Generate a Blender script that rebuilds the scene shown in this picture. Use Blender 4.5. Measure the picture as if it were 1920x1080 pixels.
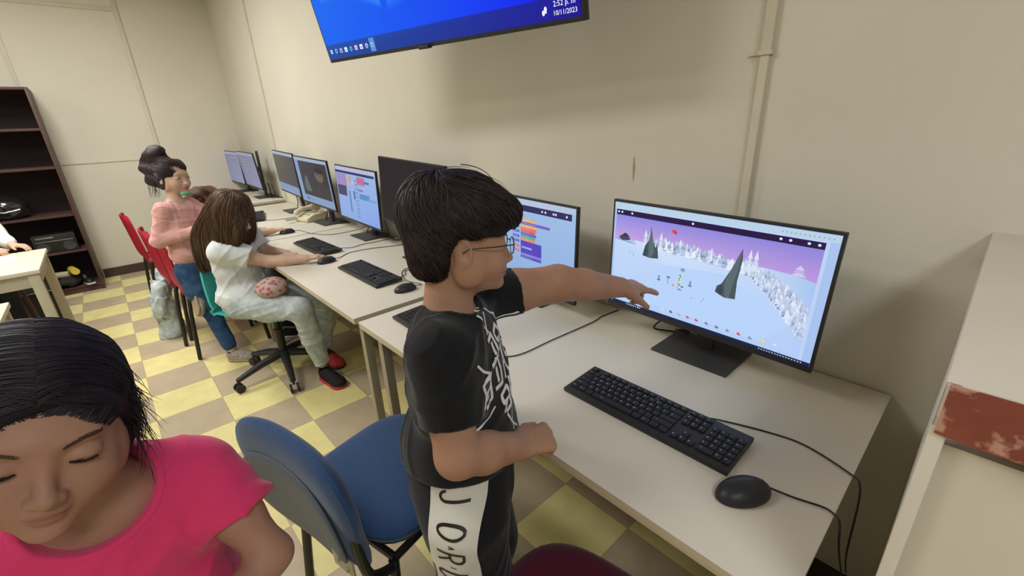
import bpy, bmesh, math, random
import numpy as np
from mathutils import Vector, Matrix
from mathutils.bvhtree import BVHTree
R_ = random.Random(7)
PI = math.pi
scn = bpy.context.scene
COL = scn.collection
for o in list(bpy.data.objects):
    bpy.data.objects.remove(o)

# ------------------------------------------------------------------ camera
cam_data = bpy.data.cameras.new('camera')
cam = bpy.data.objects.new('camera', cam_data)
COL.objects.link(cam)
cam_data.sensor_width = 36.0
cam_data.lens = 827.471 / 1920 * 36.0
cam_data.clip_start = 0.02
CR = (0.67573639, 0.73607398, -0.03969175)
CU = (-0.23812965, 0.26893421, 0.93325702)
CF = (-0.69762067, 0.62118395, -0.35700967)
cam.matrix_world = Matrix(((CR[0], CU[0], -CF[0], 0.0), (CR[1], CU[1], -CF[1], -1.3579),
                           (CR[2], CU[2], -CF[2], 1.4410), (0, 0, 0, 1)))
scn.camera = cam
# ------------------------------------------------------------------ world + view
w = bpy.data.worlds.new('world'); scn.world = w; w.use_nodes = True
w.node_tree.nodes['Background'].inputs[0].default_value = (0.9, 0.86, 0.8, 1)
w.node_tree.nodes['Background'].inputs[1].default_value = 0.0
scn.view_settings.view_transform = 'Standard'
scn.view_settings.look = 'None'
scn.view_settings.exposure = 0.0
scn.view_settings.gamma = 1.0
scn.view_settings.use_curve_mapping = False

# ceiling fixtures (x, y, width, length, watts, colour)
ROOM_X0, ROOM_X1, ROOM_Y0, ROOM_Z = -6.394, 2.4, -4.6, 2.95
LIGHTS = [(-4.3, -1.75, 1.2, 0.6, 66, (1.0, 0.99, 0.93)),
          (-2.2, -2.3, 1.2, 0.6, 39, (1.0, 0.99, 0.95)),
          (-2.9, -3.7, 1.2, 0.6, 24, (1.0, 0.99, 0.96)),
          (1.35, -1.9, 0.6, 1.2, 35, (0.93, 0.97, 1.0))]
for i, (lx, ly, lw, ll, watts, lc) in enumerate(LIGHTS):
    ld = bpy.data.lights.new('ceiling_lamp_light', 'AREA')
    ld.shape = 'RECTANGLE'; ld.size = lw; ld.size_y = ll
    ld.energy = watts; ld.color = lc
    lo = bpy.data.objects.new('ceiling_lamp_light', ld)
    lo.location = (lx, ly, ROOM_Z - 0.085)
    COL.objects.link(lo)

# ------------------------------------------------------------------ helpers
def get_off(p):
    while p is not None:
        if '_off' in p: return tuple(p['_off'])
        p = p.parent
    return (0.0, 0.0, 0.0)
def lin(c):
    return c / 12.92 if c <= 0.04045 else ((c + 0.055) / 1.055) ** 2.4
def rgb(h):
    h = h.lstrip('#')
    return tuple(lin(int(h[i:i + 2], 16) / 255) for i in (0, 2, 4))
MATS = {}
def mat(name, col, rough=0.6, spec=0.4, metal=0.0, var=0.08, vscale=12.0, bump=0.0, bscale=60.0,
        emit=0.0, stretch=None, sheen=0.0, tint=None, tintcol=None, sss=0.0, coat=0.0):
    if name in MATS: return MATS[name]
    m = bpy.data.materials.new(name); m.use_nodes = True
    nt = m.node_tree; N = nt.nodes; L = nt.links
    b = N['Principled BSDF']
    c = rgb(col) if isinstance(col, str) else col
    tc = N.new('ShaderNodeTexCoord'); mp = N.new('ShaderNodeMapping')
    L.new(tc.outputs['Object'], mp.inputs[0])
    if stretch: mp.inputs['Scale'].default_value = stretch
    nz = N.new('ShaderNodeTexNoise'); nz.inputs['Scale'].default_value = vscale
    nz.inputs['Detail'].default_value = 4
    L.new(mp.outputs[0], nz.inputs['Vector'])
    rp = N.new('ShaderNodeMapRange')
    rp.inputs['From Min'].default_value = 0.3; rp.inputs['From Max'].default_value = 0.7
    rp.inputs['To Min'].default_value = 1 - var; rp.inputs['To Max'].default_value = 1 + var
    L.new(nz.outputs[0], rp.inputs[0])
    mx = N.new('ShaderNodeVectorMath'); mx.operation = 'SCALE'
    mx.inputs[0].default_value = c
    L.new(rp.outputs[0], mx.inputs['Scale'])
    src = mx.outputs[0]
    if tint:
        at = N.new('ShaderNodeAttribute'); at.attribute_name = tint
        mm = N.new('ShaderNodeMix'); mm.data_type = 'RGBA'
        L.new(at.outputs['Fac'], mm.inputs[0])
        L.new(src, mm.inputs[6]); mm.inputs[7].default_value = (*rgb(tintcol), 1)
        src = mm.outputs[2]
    L.new(src, b.inputs['Base Color'])
    b.inputs['Roughness'].default_value = rough
    b.inputs['Specular IOR Level'].default_value = spec
    b.inputs['Metallic'].default_value = metal
    if coat: b.inputs['Coat Weight'].default_value = coat
    if sheen:
        b.inputs['Sheen Weight'].default_value = sheen
    if sss:
        b.inputs['Subsurface Weight'].default_value = sss
        b.inputs['Subsurface Radius'].default_value = (0.012, 0.005, 0.003)
    if bump:
        n2 = N.new('ShaderNodeTexNoise'); n2.inputs['Scale'].default_value = bscale
        n2.inputs['Detail'].default_value = 3
        L.new(mp.outputs[0], n2.inputs['Vector'])
        bp = N.new('ShaderNodeBump'); bp.inputs['Strength'].default_value = bump
        bp.inputs['Distance'].default_value = 0.002
        L.new(n2.outputs[0], bp.inputs['Height']); L.new(bp.outputs[0], b.inputs['Normal'])
    if emit:
        L.new(mx.outputs[0], b.inputs['Emission Color']); b.inputs['Emission Strength'].default_value = emit
    MATS[name] = m
    return m

class MB:
    """collects polygons for one mesh"""
    def __init__(self): self.v = []; self.f = []; self.c = []; self.mi = []
    def add(self, vs, fs, mi=0):
        n = len(self.v); self.v += [tuple(x) for x in vs]
        self.f += [tuple(i + n for i in f) for f in fs]; self.mi += [mi] * len(fs)
    def box(self, c, s, bev=0.0, rz=0.0, R=None, mi=0):
        bm = bmesh.new(); bmesh.ops.create_cube(bm, size=1.0)
        for v in bm.verts: v.co = Vector((v.co.x * s[0], v.co.y * s[1], v.co.z * s[2]))
        if bev > 0:
            bmesh.ops.bevel(bm, geom=bm.edges[:], offset=bev, segments=2, affect='EDGES', profile=0.6)
        M = Matrix(R) if R is not None else Matrix.Rotation(rz, 3, 'Z')
        c = Vector(c); bm.verts.index_update()
        self.add([M @ v.co + c for v in bm.verts], [[v.index for v in f.verts] for f in bm.faces], mi)
        bm.free()
    def tube(self, pts, r, seg=8, caps=True, mi=0, flat=None):
        pts = [Vector(p) for p in pts]
        n = len(pts); rs = r if isinstance(r, (list, tuple)) else [r] * n
        T = [(pts[min(i + 1, n - 1)] - pts[max(i - 1, 0)]).normalized() for i in range(n)]
        up = Vector((0, 0, 1)) if abs(T[0].z) < 0.9 else Vector((1, 0, 0))
        a = T[0].cross(up).normalized(); V = []; F = []
        for i in range(n):
            a = (a - T[i] * a.dot(T[i])).normalized(); b = T[i].cross(a)
            for k in range(seg):
                t = 2 * PI * k / seg
                V.append(pts[i] + (a * math.cos(t) + b * math.sin(t)) * rs[i])
        for i in range(n - 1):
            for k in range(seg):
                k2 = (k + 1) % seg
                F.append((i * seg + k, i * seg + k2, (i + 1) * seg + k2, (i + 1) * seg + k))
        if caps:
            F.append(tuple(range(seg))[::-1]); F.append(tuple((n - 1) * seg + k for k in range(seg)))
        self.add(V, F, mi)
    def lathe(self, prof, c=(0, 0, 0), seg=24, R=None, mi=0):
        V = []; F = []
        for r, z in prof:
            for k in range(seg):
                t = 2 * PI * k / seg; V.append(Vector((r * math.cos(t), r * math.sin(t), z)))
        for i in range(len(prof) - 1):
            for k in range(seg):
                k2 = (k + 1) % seg
                F.append((i * seg + k, i * seg + k2, (i + 1) * seg + k2, (i + 1) * seg + k))
        F.append(tuple(range(seg))[::-1]); F.append(tuple((len(prof) - 1) * seg + k for k in range(seg)))
        M = Matrix(R) if R is not None else Matrix.Identity(3)
        self.add([M @ v + Vector(c) for v in V], F, mi)
    def sheet(self, fn, nu, nv, th, mi=0):
        """fn(u,v)->point, thick sheet"""
        P = [[Vector(fn(i / nu, j / nv)) for j in range(nv + 1)] for i in range(nu + 1)]
        V = []; 
        def nrm(i, j):
            a = P[min(i + 1, nu)][j] - P[max(i - 1, 0)][j]; b = P[i][min(j + 1, nv)] - P[i][max(j - 1, 0)]
            n = a.cross(b); return n.normalized() if n.length > 1e-9 else Vector((0, 0, 1))
        for s in (0.5, -0.5):
            for i in range(nu + 1):
                for j in range(nv + 1): V.append(P[i][j] + nrm(i, j) * th * s)
        K = (nu + 1) * (nv + 1); W = nv + 1; F = []
        for i in range(nu):
            for j in range(nv):
                a = i * W + j; F.append((a, a + W, a + W + 1, a + 1)); F.append((K + a, K + a + 1, K + a + W + 1, K + a + W))
        for i in range(nu):
            a = i * W; F.append((a, K + a, K + a + W, a + W)); a = i * W + nv; F.append((a, a + W, K + a + W, K + a))
        for j in range(nv):
            a = j; F.append((a, a + 1, K + a + 1, K + a)); a = nu * W + j; F.append((a, K + a, K + a + 1, a + 1))
        self.add(V, F, mi)
    def mesh(self, name, smooth=True):
        me = bpy.data.meshes.new(name); me.from_pydata([tuple(v) for v in self.v], [], self.f)
        me.update()
        if smooth: me.shade_smooth(); 
        return me
    def build(self, name, m, parent=None, smooth=35, loc=None):
        me = bpy.data.meshes.new(name)
        off = Vector(get_off(parent))
        me.from_pydata([tuple(Vector(v) - off) for v in self.v], [], self.f)
        ms = m if isinstance(m, (list, tuple)) else [m]
        for x in ms: me.materials.append(x)
        if len(ms) > 1: me.polygons.foreach_set('material_index', self.mi)
        me.update()
        if smooth:
            me.shade_smooth()
            me.set_sharp_from_angle(angle=math.radians(smooth))
        o = bpy.data.objects.new(name, me); COL.objects.link(o)
        if parent is not None: o.parent = parent
        if loc is not None: o.location = loc
        return o

def tag(o, label=None, cat=None, group=None, kind=None):
    if label: o['label'] = label
    if cat: o['category'] = cat
    if group: o['group'] = group
    if kind: o['kind'] = kind
    return o
def thing(name, label, cat, loc=(0, 0, 0), rz=0.0, group=None):
    o = bpy.data.objects.new(name, None); COL.objects.link(o)
    o.location = loc; o.rotation_euler = (0, 0, rz); o.empty_display_size = 0.1
    return tag(o, label, cat, group)
def person_root(label, loc, group=None):
    o = thing('person', label, 'person', loc, 0, group); o['_off'] = tuple(loc); return o
def copy_tree(o, parent=None):
    c = o.copy(); COL.objects.link(c); c.parent = parent
    for ch in list(o.children): copy_tree(ch, c)
    return c
def struct(o): o['kind'] = 'structure'; return o
def spline(pts, n=8):
    pts = [Vector(p) for p in pts]; out = []
    for i in range(len(pts) - 1):
        p0 = pts[max(i - 1, 0)]; p1 = pts[i]; p2 = pts[i + 1]; p3 = pts[min(i + 2, len(pts) - 1)]
        for k in range(n):
            t = k / n
            out.append(0.5 * ((2 * p1) + (p2 - p0) * t + (2 * p0 - 5 * p1 + 4 * p2 - p3) * t * t + (3 * p1 - p0 - 3 * p2 + p3) * t ** 3))
    out.append(pts[-1]); return out

# ------------------------------------------------------------------ implicit surfaces
def _n(v):
    v = np.array(v, float); return v / np.linalg.norm(v)
class SDF:
    def __init__(self): self.p = []; self.lo = np.full(3, 1e9); self.hi = np.full(3, -1e9)
    def _bb(self, pts, r):
        for q in pts:
            self.lo = np.minimum(self.lo, np.array(q) - r); self.hi = np.maximum(self.hi, np.array(q) + r)
    def ell(self, c, r, R=None, k=0.01, op='u'):
        c = np.array(c, np.float32); r = np.array(r, np.float32); R = np.eye(3) if R is None else np.array(R)
        Rt = R.astype(np.float32)
        def f(P):
            q = (P - c) @ Rt
            k0 = np.linalg.norm(q / r, axis=1); k1 = np.linalg.norm(q / (r * r), axis=1) + 1e-9
            return k0 * (k0 - 1.0) / k1
        self.p.append((op, k, f))
        if op == 'u': self._bb([c], float(r.max()))
    def cap(self, a, b, ra, rb, k=0.01, op='u', flat=None):
        a = np.array(a, np.float32); b = np.array(b, np.float32); d = b - a; L = float(d @ d) + 1e-12
        fl = None if flat is None else (_n(flat[0]).astype(np.float32), flat[1])
        def f(P):
            q = P - a; t = np.clip(q @ d / L, 0, 1)
            q = q - t[:, None] * d
            if fl is not None:
                q = q + (fl[1] - 1) * (q @ fl[0])[:, None] * fl[0]
            return (np.linalg.norm(q, axis=1) - (ra + (rb - ra) * t)) / (1.0 if fl is None else max(1.0, fl[1] ** 0.5))
        self.p.append((op, k, f))
        if op == 'u': self._bb([a, b], max(ra, rb))
    def chain(self, pts, rs, k=0.01, flat=None):
        for i in range(len(pts) - 1): self.cap(pts[i], pts[i + 1], rs[i], rs[i + 1], k, 'u', flat)
    def half(self, p, n, k=0.004):
        """keep the side opposite to n"""
        p = np.array(p, np.float32); n = _n(n).astype(np.float32)
        self.p.append(('i', k, lambda P: (P - p) @ n))
    def add(self, other, k):
        self.p.append(('u', k, other)); self.lo = np.minimum(self.lo, other.lo); self.hi = np.maximum(self.hi, other.hi)
    def sleeve(self, pts, rs, cutp, n, k=.03):
        o = SDF(); o.chain(pts, rs, k); o.half(cutp, n, .002); self.add(o, k)
    def disp(self, fn): self.p.append(('d', 0, fn))
    def box(self, c, s, R=None, rr=0.005, k=0.005, op='u'):
        c = np.array(c, np.float32); s = np.array(s, np.float32) - rr; R = np.eye(3) if R is None else np.array(R)
        Rt = R.astype(np.float32)
        def f(P):
            q = np.abs((P - c) @ Rt) - s
            return np.linalg.norm(np.maximum(q, 0), axis=1) + np.minimum(q.max(axis=1), 0) - rr
        self.p.append((op, k, f))
        if op == 'u': self._bb([c], float(np.linalg.norm(s)))
    def __call__(self, P):
        P = P.astype(np.float32); d = np.full(len(P), 10.0, np.float32)
        for op, k, f in self.p:
            v = f(P)
            if op == 'd': d = d + v; continue
            if k <= 0:
                d = np.minimum(d, v) if op == 'u' else np.maximum(d, -v) if op == 's' else np.maximum(d, v); continue
            if op == 'u':
                h = np.clip(0.5 + 0.5 * (d - v) / k, 0, 1); d = d + (v - d) * h - k * h * (1 - h)
            else:
                if op == 's': v = -v
                h = np.clip(0.5 - 0.5 * (d - v) / k, 0, 1); d = d + (v - d) * h + k * h * (1 - h)
        return d
def waves(amp, freqs, seed=0, n=5, aniso=(1, 1, 1)):
    rs = np.random.RandomState(seed); W = []
    for i in range(n):
        wv = rs.randn(3); wv /= np.linalg.norm(wv); wv = wv * rs.uniform(*freqs) * np.array(aniso); W.append((wv.astype(np.float32), rs.uniform(0, 6.28)))
    def f(P):
        q = P + 0.012 * np.sin(P[:, [1, 2, 0]] * 23.0 + seed)
        return sum(np.sin(q @ a + b) for a, b in W) * (amp / n ** 0.5)
    return f
def creases(amp, freqs, seed=0, n=5, aniso=(1, 1, 1), sharp=3):
    """sharp cloth folds, raised where several wave crests meet"""
    rs = np.random.RandomState(seed); W = []
    for i in range(n):
        wv = rs.randn(3); wv /= np.linalg.norm(wv); W.append(((wv * rs.uniform(*freqs) * np.array(aniso)).astype(np.float32), rs.uniform(0, 6.28), (rs.randn(3) * 9).astype(np.float32), rs.uniform(0, 6.28)))
    def f(P):
        q = P + 0.018 * np.sin(P[:, [1, 2, 0]] * 15.0 + seed) + 0.006 * np.sin(P[:, [2, 0, 1]] * 41.0 + seed)
        return -amp * sum((1 - np.abs(np.sin(q @ a + b))) ** sharp * np.clip(.5 + np.sin(q @ c + d), 0, 1.3) for a, b, c, d in W)
    return f
def collar(S, c, r, R, extra, h, name, m, parent, lift=.0014):
    o = SDF(); o.p = list(S.p); o.lo = np.array(c) - max(r) - .03; o.hi = np.array(c) + max(r) + .03
    o.disp(lambda P: np.full(len(P), -lift, np.float32)); o.ell(c, np.array(r) + extra, R, 0, 'u'); o.p[-1] = ('i', 0, o.p[-1][2])
    o.lo = np.array(c) - max(r) - .03; o.hi = np.array(c) + max(r) + .03
    V, F = surface(o, h); return np_mesh(name, V, F, m, parent)
def surface(sdf, h, B=8):
    H = h * B
    lo = sdf.lo - 2 * h - 0.01; hi = sdf.hi + 2 * h + 0.01
    n = np.maximum(1, np.ceil((hi - lo) / H).astype(int))
    I = np.stack(np.meshgrid(*[np.arange(k) for k in n], indexing='ij'), -1).reshape(-1, 3)
    cen = lo + (I + 0.5) * H
    d = sdf(cen); act = np.abs(d) < H * 1.35
    I = I[act]
    g = np.stack(np.meshgrid(*[np.arange(B + 1)] * 3, indexing='ij'), -1).reshape(-1, 3)
    D = np.empty((len(I), (B + 1) ** 3), np.float32)
    ch = 400
    for s in range(0, len(I), ch):
        gi = I[s:s + ch, None, :] * B + g[None]
        D[s:s + ch] = sdf((lo + gi.reshape(-1, 3) * h)).reshape(-1, (B + 1) ** 3)
    D = D.reshape(-1, B + 1, B + 1, B + 1)
    ok = (D.min(axis=(1, 2, 3)) < 0) & (D.max(axis=(1, 2, 3)) > 0)
    D = D[ok]; I = I[ok]
    dims = (n * B + 4).astype(np.int64)
    key = lambda c: (c[:, 0] * dims[1] + c[:, 1]) * dims[2] + c[:, 2]
    # cell vertices
    cs = [(a, b, c) for a in (0, 1) for b in (0, 1) for c in (0, 1)]
    S = {c: D[:, c[0]:c[0] + B, c[1]:c[1] + B, c[2]:c[2] + B] for c in cs}
    neg = sum((S[c] < 0).astype(np.int8) for c in cs)
    m = (neg > 0) & (neg < 8)
    idx = np.argwhere(m)
    vals = {c: S[c][m] for c in cs}
    acc = np.zeros((len(idx), 3)); cnt = np.zeros(len(idx))
    for a in cs:
        for ax in range(3):
            if a[ax] == 0:
                b = list(a); b[ax] = 1; b = tuple(b)
                va, vb = vals[a], vals[b]; cr = (va < 0) != (vb < 0)
                t = np.where(cr, va / np.where(cr, va - vb, 1), 0)
                p = np.zeros((len(idx), 3)); p += np.array(a); p[:, ax] += t
                acc[cr] += p[cr]; cnt[cr] += 1
    cell = I[idx[:, 0]] * B + idx[:, 1:]
    V = lo + (cell + acc / cnt[:, None]) * h
    K = key(cell.astype(np.int64)); order = np.argsort(K); Ks = K[order]
    F = []
    for ax in range(3):
        e = [0, 0, 0]; e[ax] = 1; b_, c_ = (ax + 1) % 3, (ax + 2) % 3
        s0 = D[:, :B, :B, :B] < 0
        s1 = D[:, e[0]:e[0] + B, e[1]:e[1] + B, e[2]:e[2] + B] < 0
        q = np.argwhere(s0 != s1)
        if not len(q): continue
        flip = s0[tuple(q.T)]
        base = I[q[:, 0]] * B + q[:, 1:]
        quad = []
        for ob, oc in ((0, 0), (-1, 0), (-1, -1), (0, -1)):
            c = base.astype(np.int64).copy(); c[:, b_] += ob; c[:, c_] += oc
            kk = key(c); pos = np.clip(np.searchsorted(Ks, kk), 0, len(Ks) - 1)
            quad.append(np.where(Ks[pos] == kk, order[pos], -1))
        quad = np.stack(quad, 1)
        okq = (quad >= 0).all(1); quad = quad[okq]; flip = flip[okq]
        quad[~flip] = quad[~flip][:, ::-1]
        F.append(quad)
    F = np.concatenate(F)
    return V, F
def np_mesh(name, V, F, m, parent=None, attr=None, smooth=True):
    off = np.array(get_off(parent))
    me = bpy.data.meshes.new(name)
    k = F.shape[1]
    me.vertices.add(len(V)); me.vertices.foreach_set('co', (V - off).astype(np.float32).ravel())
    me.loops.add(len(F) * k); me.loops.foreach_set('vertex_index', F.astype(np.int32).ravel())
    me.polygons.add(len(F)); me.polygons.foreach_set('loop_start', np.arange(0, len(F) * k, k, dtype=np.int32))
    me.update(calc_edges=True); me.validate()
    if smooth: me.shade_smooth()
    me.materials.append(m)
    if attr:
        for nm, a in attr.items():
            at = me.attributes.new(nm, 'FLOAT', 'POINT'); at.data.foreach_set('value', a.astype(np.float32))
    o = bpy.data.objects.new(name, me); COL.objects.link(o)
    if parent is not None: o.parent = parent
    return o
def sdf_obj(name, s, h, m, parent, attr=None):
    V, F = surface(s, h)
    o = np_mesh(name, V, F, m, parent, {k: f(V) for k, f in attr.items()} if attr else None)
    return o, V, F
def strands(name, paths, width, m, parent, taper=0.25):
    """paths: (n, k, 3) array -> three-sided tubes, one mesh"""
    P = np.array(paths); n, k, _ = P.shape
    T = np.gradient(P, axis=1); T /= np.linalg.norm(T, axis=2, keepdims=True) + 1e-9
    up = np.random.RandomState(1).randn(n, 1, 3)
    a = np.cross(T, up); a /= np.linalg.norm(a, axis=2, keepdims=True) + 1e-9; b = np.cross(T, a)
    s = np.linspace(0, 1, k); wd = width * (1 - (1 - taper) * s ** 2)
    V = np.empty((n, k, 3, 3))
    for j in range(3):
        t = 2 * PI * j / 3; V[:, :, j] = P + (a * math.cos(t) + b * math.sin(t)) * wd[None, :, None]
    idx = np.arange(n * k * 3).reshape(n, k, 3); F = []
    for j in range(3):
        j2 = (j + 1) % 3
        F.append(np.stack([idx[:, :-1, j], idx[:, :-1, j2], idx[:, 1:, j2], idx[:, 1:, j]], -1).reshape(-1, 4))
    return np_mesh(name, V.reshape(-1, 3), np.concatenate(F), m, parent)

# head / body frames: columns = character's right, forward, up
def yaw_frame(fx, fy, pitch=0.0, roll=0.0):
    f = _n((fx, fy, 0)); up = np.array([0, 0, 1.0]); r = np.cross(f, up)
    f2 = f * math.cos(pitch) + up * math.sin(pitch); u2 = up * math.cos(pitch) - f * math.sin(pitch)
    r3 = r * math.cos(roll) + u2 * math.sin(roll); u3 = u2 * math.cos(roll) - r * math.sin(roll)
    return np.stack([r3, f2, u3], 1)
def euler_frame(a, b, c):
    a, b, c = map(math.radians, (a, b, c))
    Z = np.array([[math.cos(a), -math.sin(a), 0], [math.sin(a), math.cos(a), 0], [0, 0, 1]])
    X = np.array([[1, 0, 0], [0, math.cos(b), -math.sin(b)], [0, math.sin(b), math.cos(b)]])
    Y = np.array([[math.cos(c), 0, math.sin(c)], [0, 1, 0], [-math.sin(c), 0, math.cos(c)]])
    return Z @ X @ Y
def head(s, c, R, sc=1.0, fine=True, slit=(.0042, 0.0), lip=1.0):
    c = np.array(c); R = np.array(R)
    W = lambda *p: c + R @ (np.array(p) * sc)
    E = lambda p, r, k=0.015, op='u', RR=None: s.ell(W(*p), np.array(r) * sc, R if RR is None else R @ RR, k * sc, op)
    E((0, -.015, .032), (.070, .088, .080))
    E((0, .018, -.018), (.057, .060, .078), .03)
    E((0, .036, -.062), (.042, .044, .034), .025)
    E((0, .070, -.086), (.016, .014, .011), .02)
    for q in (-1, 1):
        E((q * .035, .052, -.034), (.024, .022, .024), .025)
        E((q * .062, .0, -.045), (.012, .025, .030), .03)
    E((0, .068, .022), (.044, .013, .009), .018)
    for q in (-1, 1):
        E((q * .030, .090, .002), (.016, .011, .010), .012, 's')
        E((q * .030, .0665, .0), (.0165, .0140, .0120), .003)
    if slit:
        for q in (-1, 1): E((q * .030, .082, slit[1]), (.0115, .009, slit[0]), .0015, 's')
    s.cap(W(0, .076, .004), W(0, .090, -.030), .0055 * sc, .0085 * sc, .012 * sc)
    E((0, .0945, -.034), (.0095, .009, .0085), .006)
    for q in (-1, 1):
        E((q * .0105, .087, -.037), (.0065, .0085, .006), .005)
    if fine:
        for q in (-1, 1): E((q * .0055, .093, -.0435), (.0028, .004, .003), .002, 's')
    E((0, .082, -.052), (.014, .008, .008), .008)
    E((0, .0815, -.0555), (.0215 * lip, .0085 * (.5 + .5 * lip), .0048 * lip), .004)
    E((0, .0800, -.0650), (.0175 * lip, .0090 * (.5 + .5 * lip), .0058 * lip), .004)
    if fine:
        s.cap(W(-.022, .084, -.0595), W(0, .0915, -.0600), .0012 * sc, .0016 * sc, .002 * sc, 's')
        s.cap(W(.022, .084, -.0595), W(0, .0915, -.0600), .0012 * sc, .0016 * sc, .002 * sc, 's')
    for q in (-1, 1):
        a = math.radians(q * -22); RR = np.array([[math.cos(a), -math.sin(a), 0], [math.sin(a), math.cos(a), 0], [0, 0, 1]])
        E((q * .073, -.010, -.006), (.0060, .0165, .0270), .008, 'u', RR)
        E((q * .079, -.006, -.003), (.0050, .0090, .0160), .004, 's', RR)
        E((q * .0740, .002, -.008), (.004, .004, .006), .004)
    return W
def lip_attr(c, R, sc, cent=(0, .088, -.060), rad=(.023, .02, .0105)):
    c = np.array(c)
    def f(V):
        q = ((V - c) @ R / sc - np.array(cent)) / np.array(rad)
        return np.clip((1.15 - np.linalg.norm(q, axis=1)) * 3, 0, 1)
    return f
def hand(s, wrist, d, n, side, sc=1.0, curls=((10, 15, 10),) * 4, thumb=(0.7, 0.6, 0.2), k=0.006, rf=1.0, spread=5, thumb_curl=20):
    """d finger direction, n palm normal (out of the palm), side vector towards the thumb"""
    wrist = np.array(wrist, float); d = _n(d); n = np.array(n, float); n = _n(n - d * (n @ d)); sd = np.cross(d, n)
    if sd @ np.array(side) < 0: sd = -sd
    L = .062 * sc
    for q, ww in ((-.020, .0115), (-.007, .013), (.007, .0135), (.020, .0125)):
        s.cap(wrist + sd * q * .6 * sc + d * .004 * sc, wrist + d * L + sd * q * sc, ww * sc, .0105 * sc, .012 * sc, 'u', (n, 1.1))
    s.ell(wrist + d * .022 * sc + sd * .018 * sc + n * .006 * sc, np.array((.014, .022, .012)) * sc, np.stack([sd, d, n], 1), .01 * sc)
    lens = (.056, .062, .057, .045)
    for i, q in enumerate((.0215, .0072, -.0072, -.0205)):
        p = wrist + d * (L + (.002, .006, .003, -.004)[i] * sc) + sd * q * sc
        a = 0; fan = math.radians(spread * (1.5 - i) / 1.5); dd = d * math.cos(fan) + sd * math.sin(fan)
        r = (.0078, .008, .0077, .0068)[i] * sc * rf
        for j, fr in enumerate((.45, .31, .24)):
            a += math.radians(curls[i][j]); v = dd * math.cos(a) + n * math.sin(a)
            p2 = p + v * lens[i] * fr * sc
            s.cap(p, p2, r * (1 - .07 * j), r * (.93 - .09 * j), k * sc if j == 0 else .003 * sc); p = p2
    p = wrist + d * .014 * sc + sd * .024 * sc + n * .004 * sc
    v = _n(d * thumb[0] + sd * thumb[1] + n * thumb[2]); a = math.radians(thumb_curl)
    p2 = p + v * .032 * sc; s.cap(p, p2, .0105 * sc, .0088 * sc, .008 * sc)
    ax = _n(d * 1.0 + n * .25 - sd * .15); v2 = _n(v * math.cos(a) + ax * math.sin(a))
    p3 = p2 + v2 * .026 * sc; s.cap(p2, p3, .0085 * sc, .0068 * sc, .003 * sc)

def screen_mesh(name, W, H, polys, parent, emit=1.0, lift=0.00012, base=None):
    """polys: (points in 0..1 u right v up, colour or list of colours); lies in local xz plane facing -y"""
    V = []; F = []; C = []
    for i, (pts, col) in enumerate(polys):
        y = -lift * (i + 1) if len(polys) < 60 else -lift * (1 + 8 * i / len(polys))
        idx = []
        cols = col if isinstance(col, list) else [col] * len(pts)
        for (u, v), c in zip(pts, cols):
            idx.append(len(V)); V.append(((u - .5) * W, y, (v - .5) * H)); C.append(c)
        area = sum(pts[a][0] * pts[(a + 1) % len(pts)][1] - pts[(a + 1) % len(pts)][0] * pts[a][1] for a in range(len(pts)))
        F.append(idx if area > 0 else idx[::-1])
    me = bpy.data.meshes.new(name); me.from_pydata(V, [], F); me.update()
    ca = me.color_attributes.new('Col', 'FLOAT_COLOR', 'POINT')
    for i, c in enumerate(C):
        c = rgb(c) if isinstance(c, str) else c
        ca.data[i].color = (*c, 1)
    key = 'screen_emission_%.2f' % emit
    if key not in MATS:
        m = bpy.data.materials.new(key); m.use_nodes = True; nt = m.node_tree
        b = nt.nodes['Principled BSDF']; at = nt.nodes.new('ShaderNodeAttribute'); at.attribute_name = 'Col'
        nt.links.new(at.outputs['Color'], b.inputs['Emission Color']); b.inputs['Emission Strength'].default_value = emit
        b.inputs['Base Color'].default_value = (.003, .003, .004, 1); b.inputs['Roughness'].default_value = .35
        b.inputs['Specular IOR Level'].default_value = .12
        MATS[key] = m
    me.materials.append(MATS[key])
    o = bpy.data.objects.new(name, me); COL.objects.link(o); o.parent = parent
    return o
def rect(x0, y0, x1, y1): return [(x0, y0), (x1, y0), (x1, y1), (x0, y1)]
def disc(x, y, rx, ry, n=10): return [(x + rx * math.cos(2 * PI * i / n), y + ry * math.sin(2 * PI * i / n)) for i in range(n)]
GLY = {}
def glyphs(txt):
    """flat letter polygons (triangles) of the built-in font, unit height"""
    if txt in GLY: return GLY[txt]
    cu = bpy.data.curves.new('t', 'FONT'); cu.body = txt; cu.size = 1.0; cu.resolution_u = 2
    o = bpy.data.objects.new('t', cu); COL.objects.link(o)
    bpy.context.view_layer.update()
    me = bpy.data.meshes.new_from_object(o.evaluated_get(bpy.context.evaluated_depsgraph_get()))
    out = ([tuple(v.co[:2]) for v in me.vertices], [tuple(p.vertices) for p in me.polygons])
    bpy.data.objects.remove(o); bpy.data.curves.remove(cu); bpy.data.meshes.remove(me)
    GLY[txt] = out; return out
def text_polys(txt, x, y, h, aspect, col):
    v, f = glyphs(txt); out = []
    for p in f: out.append(([(x + v[i][0] * h / aspect, y + v[i][1] * h) for i in p], col))
    return out

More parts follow.
